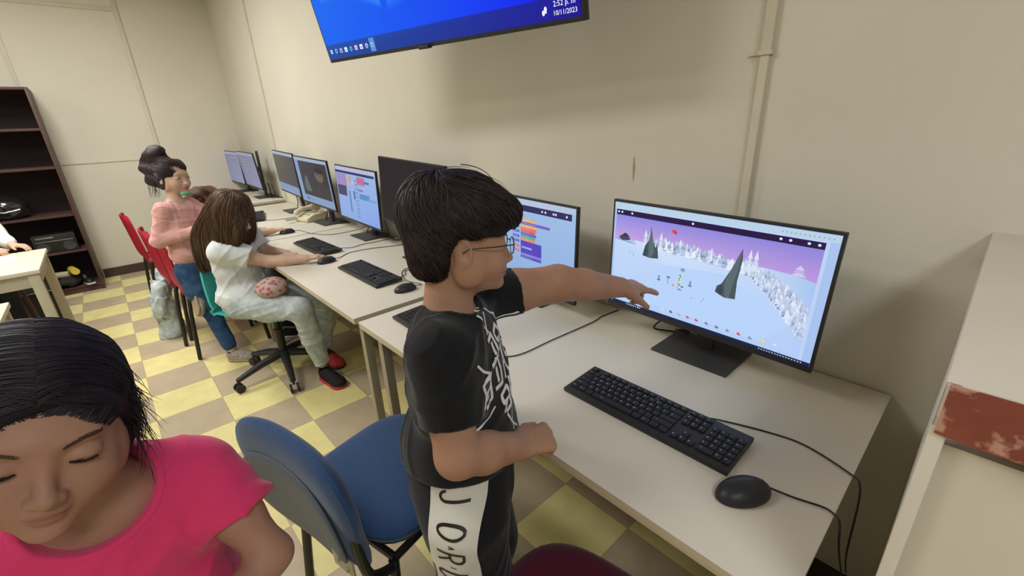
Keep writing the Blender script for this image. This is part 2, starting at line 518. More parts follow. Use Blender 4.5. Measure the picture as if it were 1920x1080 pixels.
# ================================================================== materials
M_wall = mat('cream_wall_paint', '#d1ccbe', .75, .2, var=.035, vscale=1.3, bump=.25, bscale=90)
M_trim = mat('cream_trim_paint', '#cbc3b0', .6, .3, var=.03)
M_base = mat('brown_baseboard', '#4a3a34', .6, .3)
M_ceil = mat('ceiling_white', '#d8d2c4', .9, .1)
M_top = mat('desk_laminate', '#d3cdc0', .42, .35, var=.02, vscale=3)
M_edge = mat('desk_edge_band', '#b9ad94', .55, .3, var=.05)
M_leg = mat('desk_leg_metal', '#9a927f', .45, .5, .3)
M_blackpl = mat('black_plastic', '#26262a', .42, .4, var=.06)
M_key = mat('key_plastic', '#232327', .5, .35, var=.05)
M_darkmet = mat('dark_grey_stand', '#3a3a3e', .45, .4, var=.05)
M_cable = mat('black_cable', '#1d1c1e', .5, .4)
M_blk = mat('black_metal', '#1a1917', .45, .5)
M_skin = mat('skin_tan', '#a67e68', .55, .35, var=.05, vscale=30, tint='lip', tintcol='#9a5c50', bump=.08, bscale=300, sss=.12)
M_skin2 = mat('skin_near', '#a07866', .55, .35, var=.05, vscale=30, tint='lip', tintcol='#8f5a50', bump=.08, bscale=300, sss=.12)
M_skin3 = mat('skin_light', '#c2a18c', .55, .35, var=.05, vscale=30, tint='lip', tintcol='#b06a60', sss=.1)
M_white = mat('white_vinyl', '#d8d4c8', .6, .3)
M_off = mat('off_white_paint', '#cfc8bc', .7, .25, var=.03, vscale=4)

# floor: alternating vinyl tiles of the room's own 305 mm grid
def floor_mat():
    m = bpy.data.materials.new('checker_vinyl_floor'); m.use_nodes = True
    nt = m.node_tree; N = nt.nodes; L = nt.links; b = N['Principled BSDF']
    tc = N.new('ShaderNodeTexCoord'); sp = N.new('ShaderNodeSeparateXYZ'); L.new(tc.outputs['Object'], sp.inputs[0])
    def M(op, a, bb=None, c=None):
        n = N.new('ShaderNodeMath'); n.operation = op
        for i, x in enumerate((a, bb, c)):
            if x is None: continue
            if isinstance(x, (int, float)): n.inputs[i].default_value = x
            else: L.new(x, n.inputs[i])
        return n.outputs[0]
    T = .305
    X = M('DIVIDE', M('ADD', sp.outputs[0], 3.997), T); Y = M('DIVIDE', M('ADD', sp.outputs[1], 1.479), T)
    par = M('MULTIPLY', M('FRACT', M('MULTIPLY', M('ADD', M('FLOOR', X), M('FLOOR', Y)), .5)), 2.0)
    fx = M('ABSOLUTE', M('SUBTRACT', M('FRACT', X), .5)); fy = M('ABSOLUTE', M('SUBTRACT', M('FRACT', Y), .5))
    seam = M('GREATER_THAN', M('MAXIMUM', fx, fy), .4945)
    mx = N.new('ShaderNodeMix'); mx.data_type = 'RGBA'; L.new(par, mx.inputs[0])
    mx.inputs[6].default_value = (*rgb('#b3a389'), 1); mx.inputs[7].default_value = (*rgb('#ded293'), 1)
    nz = N.new('ShaderNodeTexNoise'); nz.inputs['Scale'].default_value = 9; nz.inputs['Detail'].default_value = 6
    L.new(tc.outputs['Object'], nz.inputs['Vector'])
    mr = N.new('ShaderNodeMapRange'); L.new(nz.outputs[0], mr.inputs[0])
    mr.inputs['From Min'].default_value = .3; mr.inputs['From Max'].default_value = .7
    mr.inputs['To Min'].default_value = .9; mr.inputs['To Max'].default_value = 1.06
    sc = N.new('ShaderNodeVectorMath'); sc.operation = 'SCALE'; L.new(mx.outputs[2], sc.inputs[0]); L.new(mr.outputs[0], sc.inputs['Scale'])
    m2 = N.new('ShaderNodeMix'); m2.data_type = 'RGBA'; L.new(M('MULTIPLY', seam, .45), m2.inputs[0])
    L.new(sc.outputs[0], m2.inputs[6]); m2.inputs[7].default_value = (*rgb('#75684f'), 1)
    L.new(m2.outputs[2], b.inputs['Base Color']); b.inputs['Roughness'].default_value = .42
    b.inputs['Specular IOR Level'].default_value = .35
    return m

# ================================================================== room
def slab(name, x0, y0, z0, x1, y1, z1, m, bev=0, parent=None):
    b = MB(); b.box(((x0 + x1) / 2, (y0 + y1) / 2, (z0 + z1) / 2), (abs(x1 - x0), abs(y1 - y0), abs(z1 - z0)), bev)
    return b.build(name, m, parent)
X0, X1, Y0, ZC = ROOM_X0, ROOM_X1, ROOM_Y0, ROOM_Z
struct(slab('floor', X0, Y0, -.1, X1, 0, 0, floor_mat()))
struct(slab('ceiling', X0, Y0, ZC, X1, 0, ZC + .1, M_ceil))
struct(slab('wall_right', X0, 0, 0, X1, .12, ZC, M_wall))
struct(slab('wall_far', X0 - .12, Y0, 0, X0, .12, ZC, M_wall))
struct(slab('wall_left', X0, Y0 - .12, 0, X1, Y0, ZC, M_wall))
struct(slab('wall_near', X1, Y0, 0, X1 + .12, 0, ZC, M_wall))
struct(slab('baseboard_far', X0, -1.60, 0, X0 + .012, -.012, .095, M_base))
struct(slab('baseboard_right', X0, -.012, 0, X1, 0, .095, M_base))
struct(slab('trim_1', X0, -4.4, 2.595, X0 + .012, -.80, 2.63, M_trim, .003))
struct(slab('trim_2', X0, -1.6, 1.187, X0 + .008, -.80, 1.203, M_trim, .002))
struct(slab('trim_3', X0, -.812, .095, X0 + .014, -.776, ZC, M_trim, .003))
struct(slab('trim_4', X0, -1.70, 1.9, X0 + .012, -1.67, 2.595, M_trim, .003))
struct(slab('trim_5', -4.95, -.012, .095, -4.922, 0, ZC, M_trim, .003))

# half wall beside the near desk
struct(slab('wall_partition', .012, -.772, 0, 1.3, -.001, 1.10, M_off))
struct(slab('trim_6', .008, -.785, 0, .022, -.771, 1.178, M_off, .002))
b = MB(); b.box((.654, -.393, 1.1505), (1.292, .784, .055), .002)
b.box((.654, -.3885, 1.112), (1.284, .7, .03), 0)
struct(b.build('trim_7', M_off))
def brick_mat():
    m = mat('chipped_red_paint', '#84483a', .85, .2, var=.16, vscale=18, bump=.6, bscale=50)
    nt = m.node_tree; N = nt.nodes; L = nt.links
    nz = N.new('ShaderNodeTexNoise'); nz.inputs['Scale'].default_value = 22; nz.inputs['Detail'].default_value = 6
    tc = N.new('ShaderNodeTexCoord'); L.new(tc.outputs['Object'], nz.inputs[0])
    r = N.new('ShaderNodeMapRange'); r.inputs['From Min'].default_value = .56; r.inputs['From Max'].default_value = .60
    L.new(nz.outputs[0], r.inputs[0])
    bs = N['Principled BSDF']; src = bs.inputs['Base Color'].links[0].from_socket
    mx = N.new('ShaderNodeMix'); mx.data_type = 'RGBA'; L.new(r.outputs[0], mx.inputs[0]); L.new(src, mx.inputs[6])
    mx.inputs[7].default_value = (*rgb('#b58a78'), 1); L.new(mx.outputs[2], bs.inputs['Base Color'])
    return m
b = MB()   # uneven exposed red band under the cap
xs = [.012 + i * (1.27 / 60) for i in range(61)]
V = []; F = []
for i, x in enumerate(xs):
    zl = 1.118 - .010 * min(1, i / 6) - .004 * math.sin(i * 1.7) * (i > 1) - .003 * math.sin(i * 3.1)
    for y in (-.788, -.772):
        V += [(x, y, 1.176), (x, y, zl)]
for i in range(60):
    a = i * 4
    F += [(a, a + 1, a + 5, a + 4), (a + 2, a + 6, a + 7, a + 3), (a, a + 4, a + 6, a + 2), (a + 1, a + 3, a + 7, a + 5)]
F += [(0, 2, 3, 1), (240, 241, 243, 242)]
b.add(V, F)
struct(b.build('trim_8', brick_mat(), smooth=None))

# surface cable raceway on the wall
t = thing('cable_raceway', 'cream painted vertical cable raceway running up the wall behind the nearest monitor', 'cable raceway', (-.495, 0, .78))
b = MB(); b.box((0, -.008, .40), (.021, .016, .80), .002); b.build('channel', M_trim, t)
b = MB(); b.box((.001, -.009, 1.48), (.025, .018, 1.36), .002); b.build('channel', M_trim, t)
b = MB(); b.box((0, -.0105, .795), (.034, .021, .012), .002); b.box((-.026, -.005, .793), (.032, .006, .005), .001); b.build('joint_clip', M_trim, t)
# faint paint run on the wall
b = MB(); b.tube([(-.872, -.0005, 1.305), (-.871, -.001, 1.27), (-.8715, -.0005, 1.225)], [.0015, .004, .001], 6)
tag(b.build('paint_drip', mat('yellowed_paint', '#b5a57a', .6)), 'small yellowish paint drip on the bare wall left of the raceway', 'paint drip')

# ceiling fixtures
for i, (lx, ly, lw, ll, watts, lc) in enumerate(LIGHTS):
    t = thing('ceiling_lamp', ['fluorescent ceiling lamp over the far desks', 'fluorescent ceiling lamp over the middle of the room',
              'fluorescent ceiling lamp near the left wall', 'dim fluorescent ceiling lamp behind the half wall'][i], 'ceiling lamp', (lx, ly, ZC))
    b = MB(); b.box((0, 0, -.03), (lw + .06, ll + .06, .06), .006); b.build('housing', M_white, t)
    b = MB(); b.box((0, 0, -.066), (lw, ll, .012), .003)
    b.build('diffuser', mat('lamp_diffuser_%d' % i, lc, .5, emit=1.2), t)

# ================================================================== desks
def desk(x0, x1, y0, y1, ztop, label, group=None, legs=True, inset=.09, front_inset=.05, thick=.027):
    t = thing('desk', label, 'desk', ((x0 + x1) / 2, (y0 + y1) / 2, 0), 0, group)
    W = x1 - x0; D = y1 - y0
    b = MB(); b.box((0, 0, ztop - thick / 2), (W - .003, D - .003, thick - .0004), .0015); b.build('edge_band', M_edge, t)
    b = MB(); b.box((0, 0, ztop - .0015), (W, D, .003), .001); b.build('tabletop', M_top, t)
    for sx in (-1, 1):
        for sy in (-1, 1):
            b = MB(); lx = sx * (W / 2 - inset); ly = sy * (D / 2 - front_inset)
            b.box((lx, ly, (ztop - thick) / 2 + .001), (.035, .035, ztop - thick - .004), .004); b.build('leg', M_leg, t)
    zr = ztop - thick - .019
    for sy in (-1, 1):
        b = MB(); b.box((0, sy * (D / 2 - front_inset), zr), (W - 2 * inset - .03, .022, .034), .003); b.build('rail', M_leg, t)
    for sx in (-1, 1):
        b = MB(); b.box((sx * (W / 2 - inset), 0, zr), (.022, D - 2 * front_inset - .03, .034), .003); b.build('rail', M_leg, t)
    return t
desk(-1.544, -.066, -.778, -.012, .74, 'off-white laminate desk nearest the half wall, holding the snow scene monitor')
desk(-3.245, -1.585, -.778, -.012, .74, 'off-white laminate desk where the white shirted girl uses a mouse', inset=.03)
desk(-4.92, -3.26, -.778, -.012, .74, 'off-white laminate desk further back, holding a telephone between monitors', inset=.06)
desk(-6.36, -4.945, -.70, -.012, .77, 'slightly higher desk in the far corner under the last two monitors')

# ================================================================== screen pictures
def lerpc(a, b, t):
    a = rgb(a) if isinstance(a, str) else a; b = rgb(b) if isinstance(b, str) else b
    return tuple(x + (y - x) * t for x, y in zip(a, b))
def pic_snow():
    P = []; r = random.Random(3)
    P.append((rect(0, 0, 1, 1), '#a9c3ee'))
    P.append((rect(0, .945, 1, .995), '#b9d2e6'))                       # browser bar
    for i in range(12): P.append((disc(.80 + i * .016, .968, .003, .005, 6), '#8897a8'))
    P.append((rect(.012, .03, .968, .945), '#bcd2f6'))
    # sky, horizon on the right lower
    P.append((rect(.012, .60, .955, .885), ['#cfa8e4', '#c49be2', '#8f86d8', '#8e8cdf']))
    P.append((rect(.012, .885, .955, .935), '#2b1a44'))
    for x in (.025, .045, .105, .43, .80, .835, .90, .935):
        P.append((disc(x, .912, .006, .010, 8), '#dfe6f6'))
    # snow ground
    g = [(.012, .03), (.955, .03), (.955, .64), (.88, .665), (.78, .672), (.70, .675), (.5, .685), (.30, .675), (.2, .665), (.14, .67), (.012, .645)]
    P.append((g, ['#b4d0f8', '#b3cdf8', '#a6c4ef', '#b4cdf0', '#bed3f2', '#c4d8f6', '#cadcf8', '#cfe0fa', '#cfe0fa', '#cfe0fa', '#c3d8f8']))
    P.append(([(.2, .1), (.8, .08), (.9, .3), (.6, .55), (.3, .5)], '#b9d4fb'))
    # tree line
    def fir(x, y, w, h, c):
        for k in range(3):
            f = k / 3
            P.append(([(x - w * (1 - f * .6), y + h * f), (x + w * (1 - f * .6), y + h * f), (x, y + h * (f + .5))], c if k % 2 else lerpc(c, '#ffffff', .25)))
    for i in range(110):
        u = r.random(); x = .24 + u * .5
        y = .655 - .06 * max(0, (x - .45)) - r.random() * .03 * (1 + u)
        fir(x, y, .008 + r.random() * .007, .04 + r.random() * .055, r.choice(['#dbe6fa', '#b9caea', '#8fa3c8', '#7489b0', '#e6eefc', '#a0b3d8', '#8397be']))
    spots = []
    for i in range(330):
        u = r.random() ** .8; yl = .585 - .40 * u ** 1.35; yu = .65 - .27 * u * u
        spots.append((yl + (yu - yl) * r.random(), .69 + u * .255, u))
    for y, x, u in sorted(spots, reverse=True):
        s_ = .6 + .9 * u; c = r.choice(['#d9e4f8', '#b4c6e8', '#98add4', '#8298c2', '#c6d6f2', '#a6bade'])
        fir(x, y - .01, .011 * s_, .055 * s_, c)
        if r.random() < .4: P.append((disc(x, y, .006 * s_, .008 * s_, 5), '#6f86b4'))
    for x in (.70, .725, .22, .28, .195): fir(x, .63, .016, .14, '#cbd8ef')
    fir(.89, .665, .03, .07, '#b9b5e6')
    # cabin
    P.append(([(.025, .665), (.10, .63), (.145, .655), (.06, .70)], '#a9c6e8'))
    P.append(([(.035, .668), (.058, .648), (.090, .655), (.110, .668), (.090, .695), (.045, .690)], '#4a4560'))
    P.append(([(.048, .690), (.075, .725), (.105, .690)], '#383450'))
    P.append(([(.025, .655), (.14, .635), (.14, .630), (.025, .648)], '#6b83a8'))
    # rock spires
    def spire(pts, c): P.append((pts, c))
    spire([(.185, .545), (.195, .64), (.215, .70), (.222, .83), (.24, .69), (.255, .64), (.262, .68), (.27, .60), (.275, .548), (.23, .535)], '#46545c')
    spire([(.222, .83), (.24, .69), (.25, .60), (.235, .54), (.22, .54), (.215, .68)], '#5c6c72')
    spire([(.19, .55), (.2, .64), (.21, .60), (.205, .545)], '#3a464e')
    spire([(.575, .385), (.58, .44), (.60, .47), (.63, .60), (.665, .79), (.672, .70), (.664, .52), (.668, .365), (.62, .355)], '#4a565e')
    spire([(.63, .60), (.665, .79), (.66, .6), (.645, .45), (.64, .36), (.62, .36), (.612, .48)], '#5d6a70')
    spire([(.582, .40), (.60, .46), (.612, .40), (.6, .365)], '#3b464e')
    # balloon
    P.append((disc(.345, .865 - .045, .014, .016, 8), '#e0445e')); P.append((disc(.352, .808, .008, .012, 8), '#c83a54'))
    # tree of lights and small figures
    for k in range(26):
        v = r.random(); P.append((disc(.405 + (r.random() - .5) * .04 * (1 - v * .7), .335 + v * .14, .004, .006, 5), r.choice(['#e8dc4a', '#6d7d52', '#c8c850', '#47586a', '#f0e878'])))
    P.append((disc(.405, .315, .012, .009, 8), '#8898a8')); P.append((disc(.41, .50, .012, .018, 8), '#8d9cc2'))
    P.append((disc(.37, .34, .007, .012, 7), '#e09a8a'))
    for x, y in ((.29, .355), (.455, .375)):
        P.append((disc(x, y, .011, .008, 8), '#66789a')); P.append((disc(x, y + .025, .006, .022, 8), '#8496b4'))
    P.append((rect(.338, .335, .341, .40), '#6a7890')); P.append((rect(.332, .395, .35, .41), '#6a7890'))
    for x, y in ((.47, .27), (.53, .29), (.52, .265), (.13, .54), (.11, .55), (.135, .525)): P.append((disc(x, y, .003, .005, 5), '#5b6884'))
    # object tray
    tray = [(.245, .085, '#e8e24a'), (.33, .075, '#c9d0dc'), (.375, .083, '#56657e'), (.42, .083, '#b9ae8c'), (.465, .083, '#d65666'), (.51, .083, '#d8485a'), (.56, .083, '#7d8694'),
            (.61, .08, '#6d7686'), (.66, .08, '#8a8f9c'), (.71, .083, '#e04a58'), (.76, .08, '#8a93a8'), (.81, .083, '#ecd23e'), (.86, .085, '#c9d4e6')]
    for x, y, c in tray:
        P.append((disc(x, y, .009, .014, 8), c)); P.append((disc(x + .004, y + .008, .005, .006, 6), lerpc(c, '#ffffff', .5)))
    P.append((rect(0, 0, 1, .032), '#1d2440'))
    for i in range(9): P.append((disc(.02 + (.08 if i else 0) + i * .012, .016, .004, .007, 6), r.choice(['#cdd6ee', '#7da2e8', '#ffffff'])))
    for i in range(16): P.append((rect(.80 + i * .011, .011, .806 + i * .011, .021), '#aab4d0'))
    return P
def pic_blocks():
    P = [(rect(0, 0, 1, 1), ['#8fb2e0', '#8fb4e6', '#a4c2ea', '#9dbbe8']), (rect(0, .935, 1, 1), '#b9c8e4'), (rect(0, .865, .97, .935), '#34305c')]
    for x in (.40, .72, .75, .82, .84, .93): P.append((disc(x, .9, .008, .014, 6), '#e8ecf8'))
    P.append((rect(.37, .82, .45, .85), '#7ab0ee')); P.append((rect(.0, .3, .34, .86), '#b0a8dc')); P.append((rect(.30, .40, .335, .52), '#4a3c8a'))
    for i in range(7):
        c = ['#57a878', '#57a878', '#5a5ec0', '#5a5ec0', '#5a5ec0', '#dc6a8a', '#dc6a8a'][i]; y = .72 - i * .058
        P.append((rect(.44, y, .505, y + .03), c)); P.append((rect(.45, y + .01, .49, y + .016), lerpc(c, '#ffffff', .4)))
    y = .78
    for c, wd, hh in (('#f0b45a', .14, .03), ('#7a62c8', .27, .032), ('#f0b45a', .15, .028), ('#e87050', .15, .03), ('#e04e5a', .14, .026), ('#5c62c8', .15, .028),
                      ('#58b088', .14, .03), ('#f08a50', .14, .028), ('#5a48c0', .2, .15), ('#8878d8', .2, .02), ('#5a48c0', .2, .03)):
        P.append((rect(.525, y - hh, .525 + wd, y), c)); P.append((rect(.535, y - hh * .6, .535 + wd * .5, y - hh * .45), lerpc(c, '#ffffff', .35))); y -= hh + .003
    P.append((rect(0, 0, 1, .03), '#25305a'))
    return P
def pic_scratch():
    r = random.Random(5)
    P = [(rect(0, 0, 1, 1), ['#8fb0ea', '#86a8f0', '#a6c0ee', '#9fb6e8']), (rect(0, .93, 1, 1), '#c3bfe0'), (rect(0, .88, .97, .925), '#2e3a68')]
    P.append((rect(.02, .62, .28, .87), '#a48fc8')); P.append((rect(.28, .66, .45, .87), '#b5b4c8')); P.append((rect(.02, .44, .26, .64), '#4e4a66'))
    for k in range(14): x = .29 + r.random() * .15; P.append((rect(x, .68 + r.random() * .1, x + .02, .76 + r.random() * .1), r.choice(['#9aa0a8', '#cfc8d8', '#8a8f9a', '#c0b890'])))
    P.append((rect(.33, .15, .36, .56), '#5c7ab8')); P.append((rect(.44, .42, .48, .58), '#55709c'))
    for i in range(10):
        y = .76 - i * .075; P.append((rect(.50, y, .56, y + .035), '#6a84c0'))
        P.append((rect(.51, y + .012, .55, y + .02), '#c3d4f4'))
    P.append((rect(.57, .72, .76, .86), '#c07aa8')); P.append((disc(.65, .78, .06, .06), '#cf6f92')); P.append((rect(.74, .76, .86, .80), '#5c70b0'))
    P.append((rect(.58, .60, .70, .64), '#7a86b8')); P.append((rect(.60, .46, .84, .56), '#5f92d0')); P.append((rect(.80, .46, 1.0, .49), '#74a0dc'))
    return P
def pic_video(face):
    P = [(rect(0, 0, 1, 1), '#8ba6cc'), (rect(0, .94, 1, 1), '#b0bcd4')]
    P.append((rect(.12, .17, .97, .93), ['#3c3a44', '#3b3636', '#3a3640', '#46444e']))
    if face:
        P.append((disc(.71, .67, .13, .15, 16), '#665a54')); P.append((disc(.72, .66, .10, .11, 14), '#71645c'))
        P.append((disc(.73, .78, .13, .07, 14), '#2e2c34')); P.append((rect(.63, .68, .69, .695), '#3a3234')); P.append((rect(.75, .68, .81, .695), '#3a3234'))
        P.append(([(.5, .17), (.97, .17), (.97, .42), (.82, .5), (.6, .5)], '#403c40'))
        P.append(([(.19, .35), (.26, .62), (.33, .60), (.40, .28), (.24, .26)], '#5e6e68'))
        P.append((disc(.20, .09, .035, .035), '#4a6aa8')); P.append((rect(.25, .08, .4, .095), '#6c88b4'))
    else:
        P[-1] = (rect(.0, .2, 1, .93), ['#5a5450', '#46424a', '#4c4a4e', '#68655f'])
        P.append((rect(0, .03, 1, .2), '#7f9cc0'))
    return P
def pic_page(k):
    P = [(rect(0, 0, 1, 1), ['#7f82a2', '#8b94b6', '#8587a0', '#77778e']), (rect(0, .93, 1, 1), '#a4a2b8'), (rect(.05, .88, .95, .92), '#7e86b0')]
    r = random.Random(k)
    for i in range(8):
        y = .8 - i * .09; P.append((rect(.1 + r.random() * .1, y, .4 + r.random() * .4, y + .02), '#9298b4'))
    return P
def pic_tv():
    A = 1.74
    P = []
    nx = 24; ny = 12
    def c(u, v):
        t = u; b = lerpc('#0a6cf4', '#0512f2', min(1, t * 1.1)); return lerpc(b, '#0a52e4', (1 - v) * .35 * (1 - t))
    for i in range(nx):
        for j in range(ny):
            a = (i / nx, j / ny, (i + 1) / nx, (j + 1) / ny)
            P.append((rect(*a), [c(a[0], a[1]), c(a[2], a[1]), c(a[2], a[3]), c(a[0], a[3])]))
    def arc(pts, wd, col):
        for (x0, y0), (x1, y1) in zip(pts[:-1], pts[1:]):
            P.append(([(x0, y0 - wd), (x1, y1 - wd), (x1, y1), (x0, y0)], [c(x0, y0), c(x1, y1), lerpc(c(x1, y1), col, .8), lerpc(c(x0, y0), col, .8)]))
            P.append(([(x0, y0), (x1, y1), (x1, y1 + wd), (x0, y0 + wd)], [lerpc(c(x0, y0), col, .8), lerpc(c(x1, y1), col, .8), c(x1, y1), c(x0, y0)]))
    q = lambda f, n=26: [f(i / n) for i in range(n + 1)]
    arc(q(lambda t: (.12 + .30 * t, .62 - .44 * t + .16 * t * t)), .022, '#3b9cff')
    arc(q(lambda t: (.38 + .30 * t, .20 + .04 * t + .52 * t ** 2.4)), .018, '#4ab4ff')
    arc(q(lambda t: (.38 + .36 * t, .21 + .05 * t + .42 * t ** 2.2)), .05, '#1e78ff')
    arc(q(lambda t: (.05 + .3 * t, .30 + .03 * t - .12 * t * t)), .03, '#2a8cf8')
    P.append((rect(0, 0, 1, .075), ['#1c4a96', '#160c90', '#150c9a', '#1d4fa8']))
    cols = ['#e8ecff', None, '#9fb8f0', '#ffffff', '#48b8f0', '#e8c8e0', '#f4f6ff', '#c8b8e8', '#8ad0e0']
    for i, cc in enumerate(cols):
        x = .022 + i * .0295
        if cc is None:
            P.append((disc(x, .040, .0062, .012, 12), '#e8ecff')); P.append((disc(x, .040, .0042, .0085, 12), '#1a3a9a')); continue
        if i == 0:
            for a in (0, 1):
                for bb in (0, 1): P.append((rect(x - .006 + a * .0065, .03 + bb * .011, x - .001 + a * .0065, .039 + bb * .011), cc))
            continue
        if i == 8: P.append((rect(x - .012, .006, x + .014, .07), '#5f8fd0'))
        P.append((disc(x, .038, .0075, .013, 10) if i in (4, 7, 8) else rect(x - .0075, .027, x + .0075, .05), cc))
        P.append((disc(x, .036, .003, .005, 8), '#2848a8'))
    P += text_polys('2:52 p. m', .932, .045, .026, A, '#ffffff')
    P += text_polys('10/11/2023', .930, .016, .0235, A, '#ffffff')
    P.append((disc(.905, .030, .004, .010, 8), '#f0f0ff')); P.append((disc(.911, .042, .004, .009, 8), '#f0f0ff')); P.append((rect(.902, .028, .914, .034), '#f0f0ff'))
    return P

# ================================================================== monitors
def pose(c, yaw, tilt, roll):
    cy, sy = math.cos(yaw), math.sin(yaw); Rv = Vector((cy, sy, 0)); n0 = Vector((sy, -cy, 0))
    U = Vector((0, 0, 1)) * math.cos(tilt) - n0 * math.sin(tilt)
    Rr = Rv * math.cos(roll) + U * math.sin(roll); Uu = U * math.cos(roll) - Rv * math.sin(roll)
    Yv = Uu.cross(Rr)
    return Matrix(((Rr.x, Yv.x, Uu.x, c[0]), (Rr.y, Yv.y, Uu.y, c[1]), (Rr.z, Yv.z, Uu.z, c[2]), (0, 0, 0, 1)))
def monitor(label, c, yaw, tilt, roll, h, pic, base, zt=.74, cables=(), group=None, off=False, post=None, emit=1.0):
    """c screen centre, base (x, y) stand centre on the desk"""
    bx, by = base
    t = thing('monitor', label, 'monitor', (bx, by, zt), math.radians(yaw) * .4, group)
    W = .61
    Mw = Matrix.Translation((bx, by, zt)) @ Matrix.Rotation(math.radians(yaw) * .4, 4, 'Z')
    Mc = Mw.inverted() @ pose(c, *map(math.radians, (yaw, tilt, roll)))
    bz = .007
    b = MB()                                                # casing: thin edge, deeper middle
    b.box((0, .006, 0), (W, .014, h), .002)
    b.box((0, .020, -.01), (W * .62, .026, h * .6), .010)
    case = b.build('casing', M_blackpl, t); case.matrix_local = Mc
    sc = screen_mesh('screen', W - 2 * bz, h - bz - .016, pic, case, emit)
    sc.location = (0, -.0012, .0045)
    # stand
    b = MB(); b.box((0, 0, .004), (.235, .185, .008), .002); b.build('stand_base', M_darkmet, t)
    cl = Mw.inverted() @ Vector(c)
    b = MB(); py = min(.07, max(.0, cl.y + .095))
    top = cl.z + .05 if post is None else post
    b.box((cl.x * .3 if post is None else 0, py, (top + .006) / 2), (.055 if post is None else .03, .022, top - .006), .004)
    b.box(((cl.x * .3 + cl.x) / 2 if post is None else cl.x / 2, (py + cl.y + .03) / 2, cl.z + .0), (.05 + abs(cl.x) * .4, abs(py - cl.y - .03) + .012, .05), .004)
    b.build('stand_neck', M_darkmet, t)
    for pts in cables:
        b = MB(); b.tube(spline([Vector(p) - Vector((bx, by, zt)) for p in pts], 8), .0032, 6)
        b.build('cable', M_cable, t)
    return t
def loops(x, y, z=.745, s=1.0, seed=0):
    """power and video lead hanging from a screen's back to the desk"""
    r = random.Random(seed)
    out = []
    for k in range(2):
        dx = (-.05 + .1 * k) * s
        out.append([(x + dx, y + .04, z + .14), (x + dx * 1.3, y + .05, z + .07), (x + dx * 2.2 + r.uniform(-.03, .03), y + .05, z + .006),
                    (x + dx * 3 + r.uniform(-.03, .03), y + .10, z + .0), (x + dx * 2 + .06, -.03, z + .0)])
    return out
G_far = None
monitor('large monitor showing a purple-sky snow scene, nearest the half wall', (-.512, -.193, 1.011), -.5, -.1, -1.4, .356, pic_snow(), (-.515, -.125),
        cables=[[(-.56, -.14, .90), (-.66, -.12, .80), (-.69, -.10, .755), (-.64, -.06, .745), (-.56, -.03, .745)],
                [(-.47, -.14, .90), (-.56, -.13, .81), (-.62, -.09, .77), (-.60, -.03, .75)]])
monitor('monitor with coloured coding blocks on a pale blue page, behind the pointing boy', (-1.258, -.187, .981), -2.8, .9, -1.3, .362, pic_blocks(), (-1.235, -.12), cables=loops(-1.25, -.15, seed=1), emit=.95)
monitor('monitor with a blank black screen behind the boy\'s head', (-2.095, -.178, 1.084), 2.8, 1.9, -3, .362, [(rect(0, 0, 1, 1), '#2a2226')], (-2.065, -.135), cables=loops(-2.08, -.14, seed=2))
monitor('monitor with a block coding page and a small purple picture in its corner', (-2.799, -.17, 1.017), -.6, 1.6, -1.6, .361, pic_scratch(), (-2.82, -.11), cables=loops(-2.8, -.13, seed=3) + loops(-2.7, -.12, seed=13), emit=.9)
monitor('monitor showing a dark video picture of a face, beside the telephone', (-3.478, -.191, 1.057), 1.7, -3.2, -2.2, .36, pic_video(True), (-3.515, -.11), cables=loops(-3.5, -.15, seed=4), emit=.85)
monitor('monitor with a plain dark grey window over a light blue strip', (-4.254, -.148, 1.08), -2.2, -2, -1.8, .362, pic_video(False), (-4.30, -.11), cables=loops(-4.3, -.12, seed=5), emit=.85)
monitor('right one of the two far corner monitors, pale page, with a tall stand post', (-5.34, -.188, 1.055), .1, -4.3, -1, .362, pic_page(1), (-5.30, -.105), .77, cables=loops(-5.2, -.10, .775, seed=6) + loops(-5.35, -.1, .775, seed=16), post=.47, emit=.85)
monitor('left one of the two far corner monitors, the furthest from the camera', (-6.10, -.169, 1.045), 1.1, -.7, -.3, .362, pic_page(2), (-6.08, -.105), .77, cables=loops(-6.1, -.11, .775, seed=7), post=.40, emit=.85)

# ================================================================== wall television
t = thing('television', 'large flat television on the wall showing a bright blue desktop', 'television', (-1.42, 0, 2.03))
Mt = Matrix.Translation((0, -.494, 0)) @ Matrix.Identity(4)
Mt = pose((-.004, -.494, .002), math.radians(7.2), math.radians(-12.3), math.radians(-1.2))
W, H = 1.25, .719
b = MB(); b.box((0, .012, 0), (W, .024, H), .004); b.box((0, .04, -.02), (W * .7, .05, H * .6), .015)
case = b.build('casing', M_blackpl, t); case.matrix_local = Mt
sc = screen_mesh('screen', W - .018, H - .020, pic_tv(), case, 1.0, lift=.00003); sc.location = (0, -.0005, .002)
b = MB(); b.box((0, -.004, -H / 2 + .002), (.05, .02, .012), .003); b.build('sensor_lug', M_blackpl, case)
b = MB(); b.box((0, -.012, 0), (.24, .024, .30), .004); b.box((-.05, -.14, 0), (.05, .26, .04), .005, rz=.35); b.box((.02, -.34, -.01), (.05, .26, .04), .005, rz=-.45)
b.box((.0, -.425, 0), (.30, .03, .24), .004); b.build('wall_mount', M_blk, t)
del b

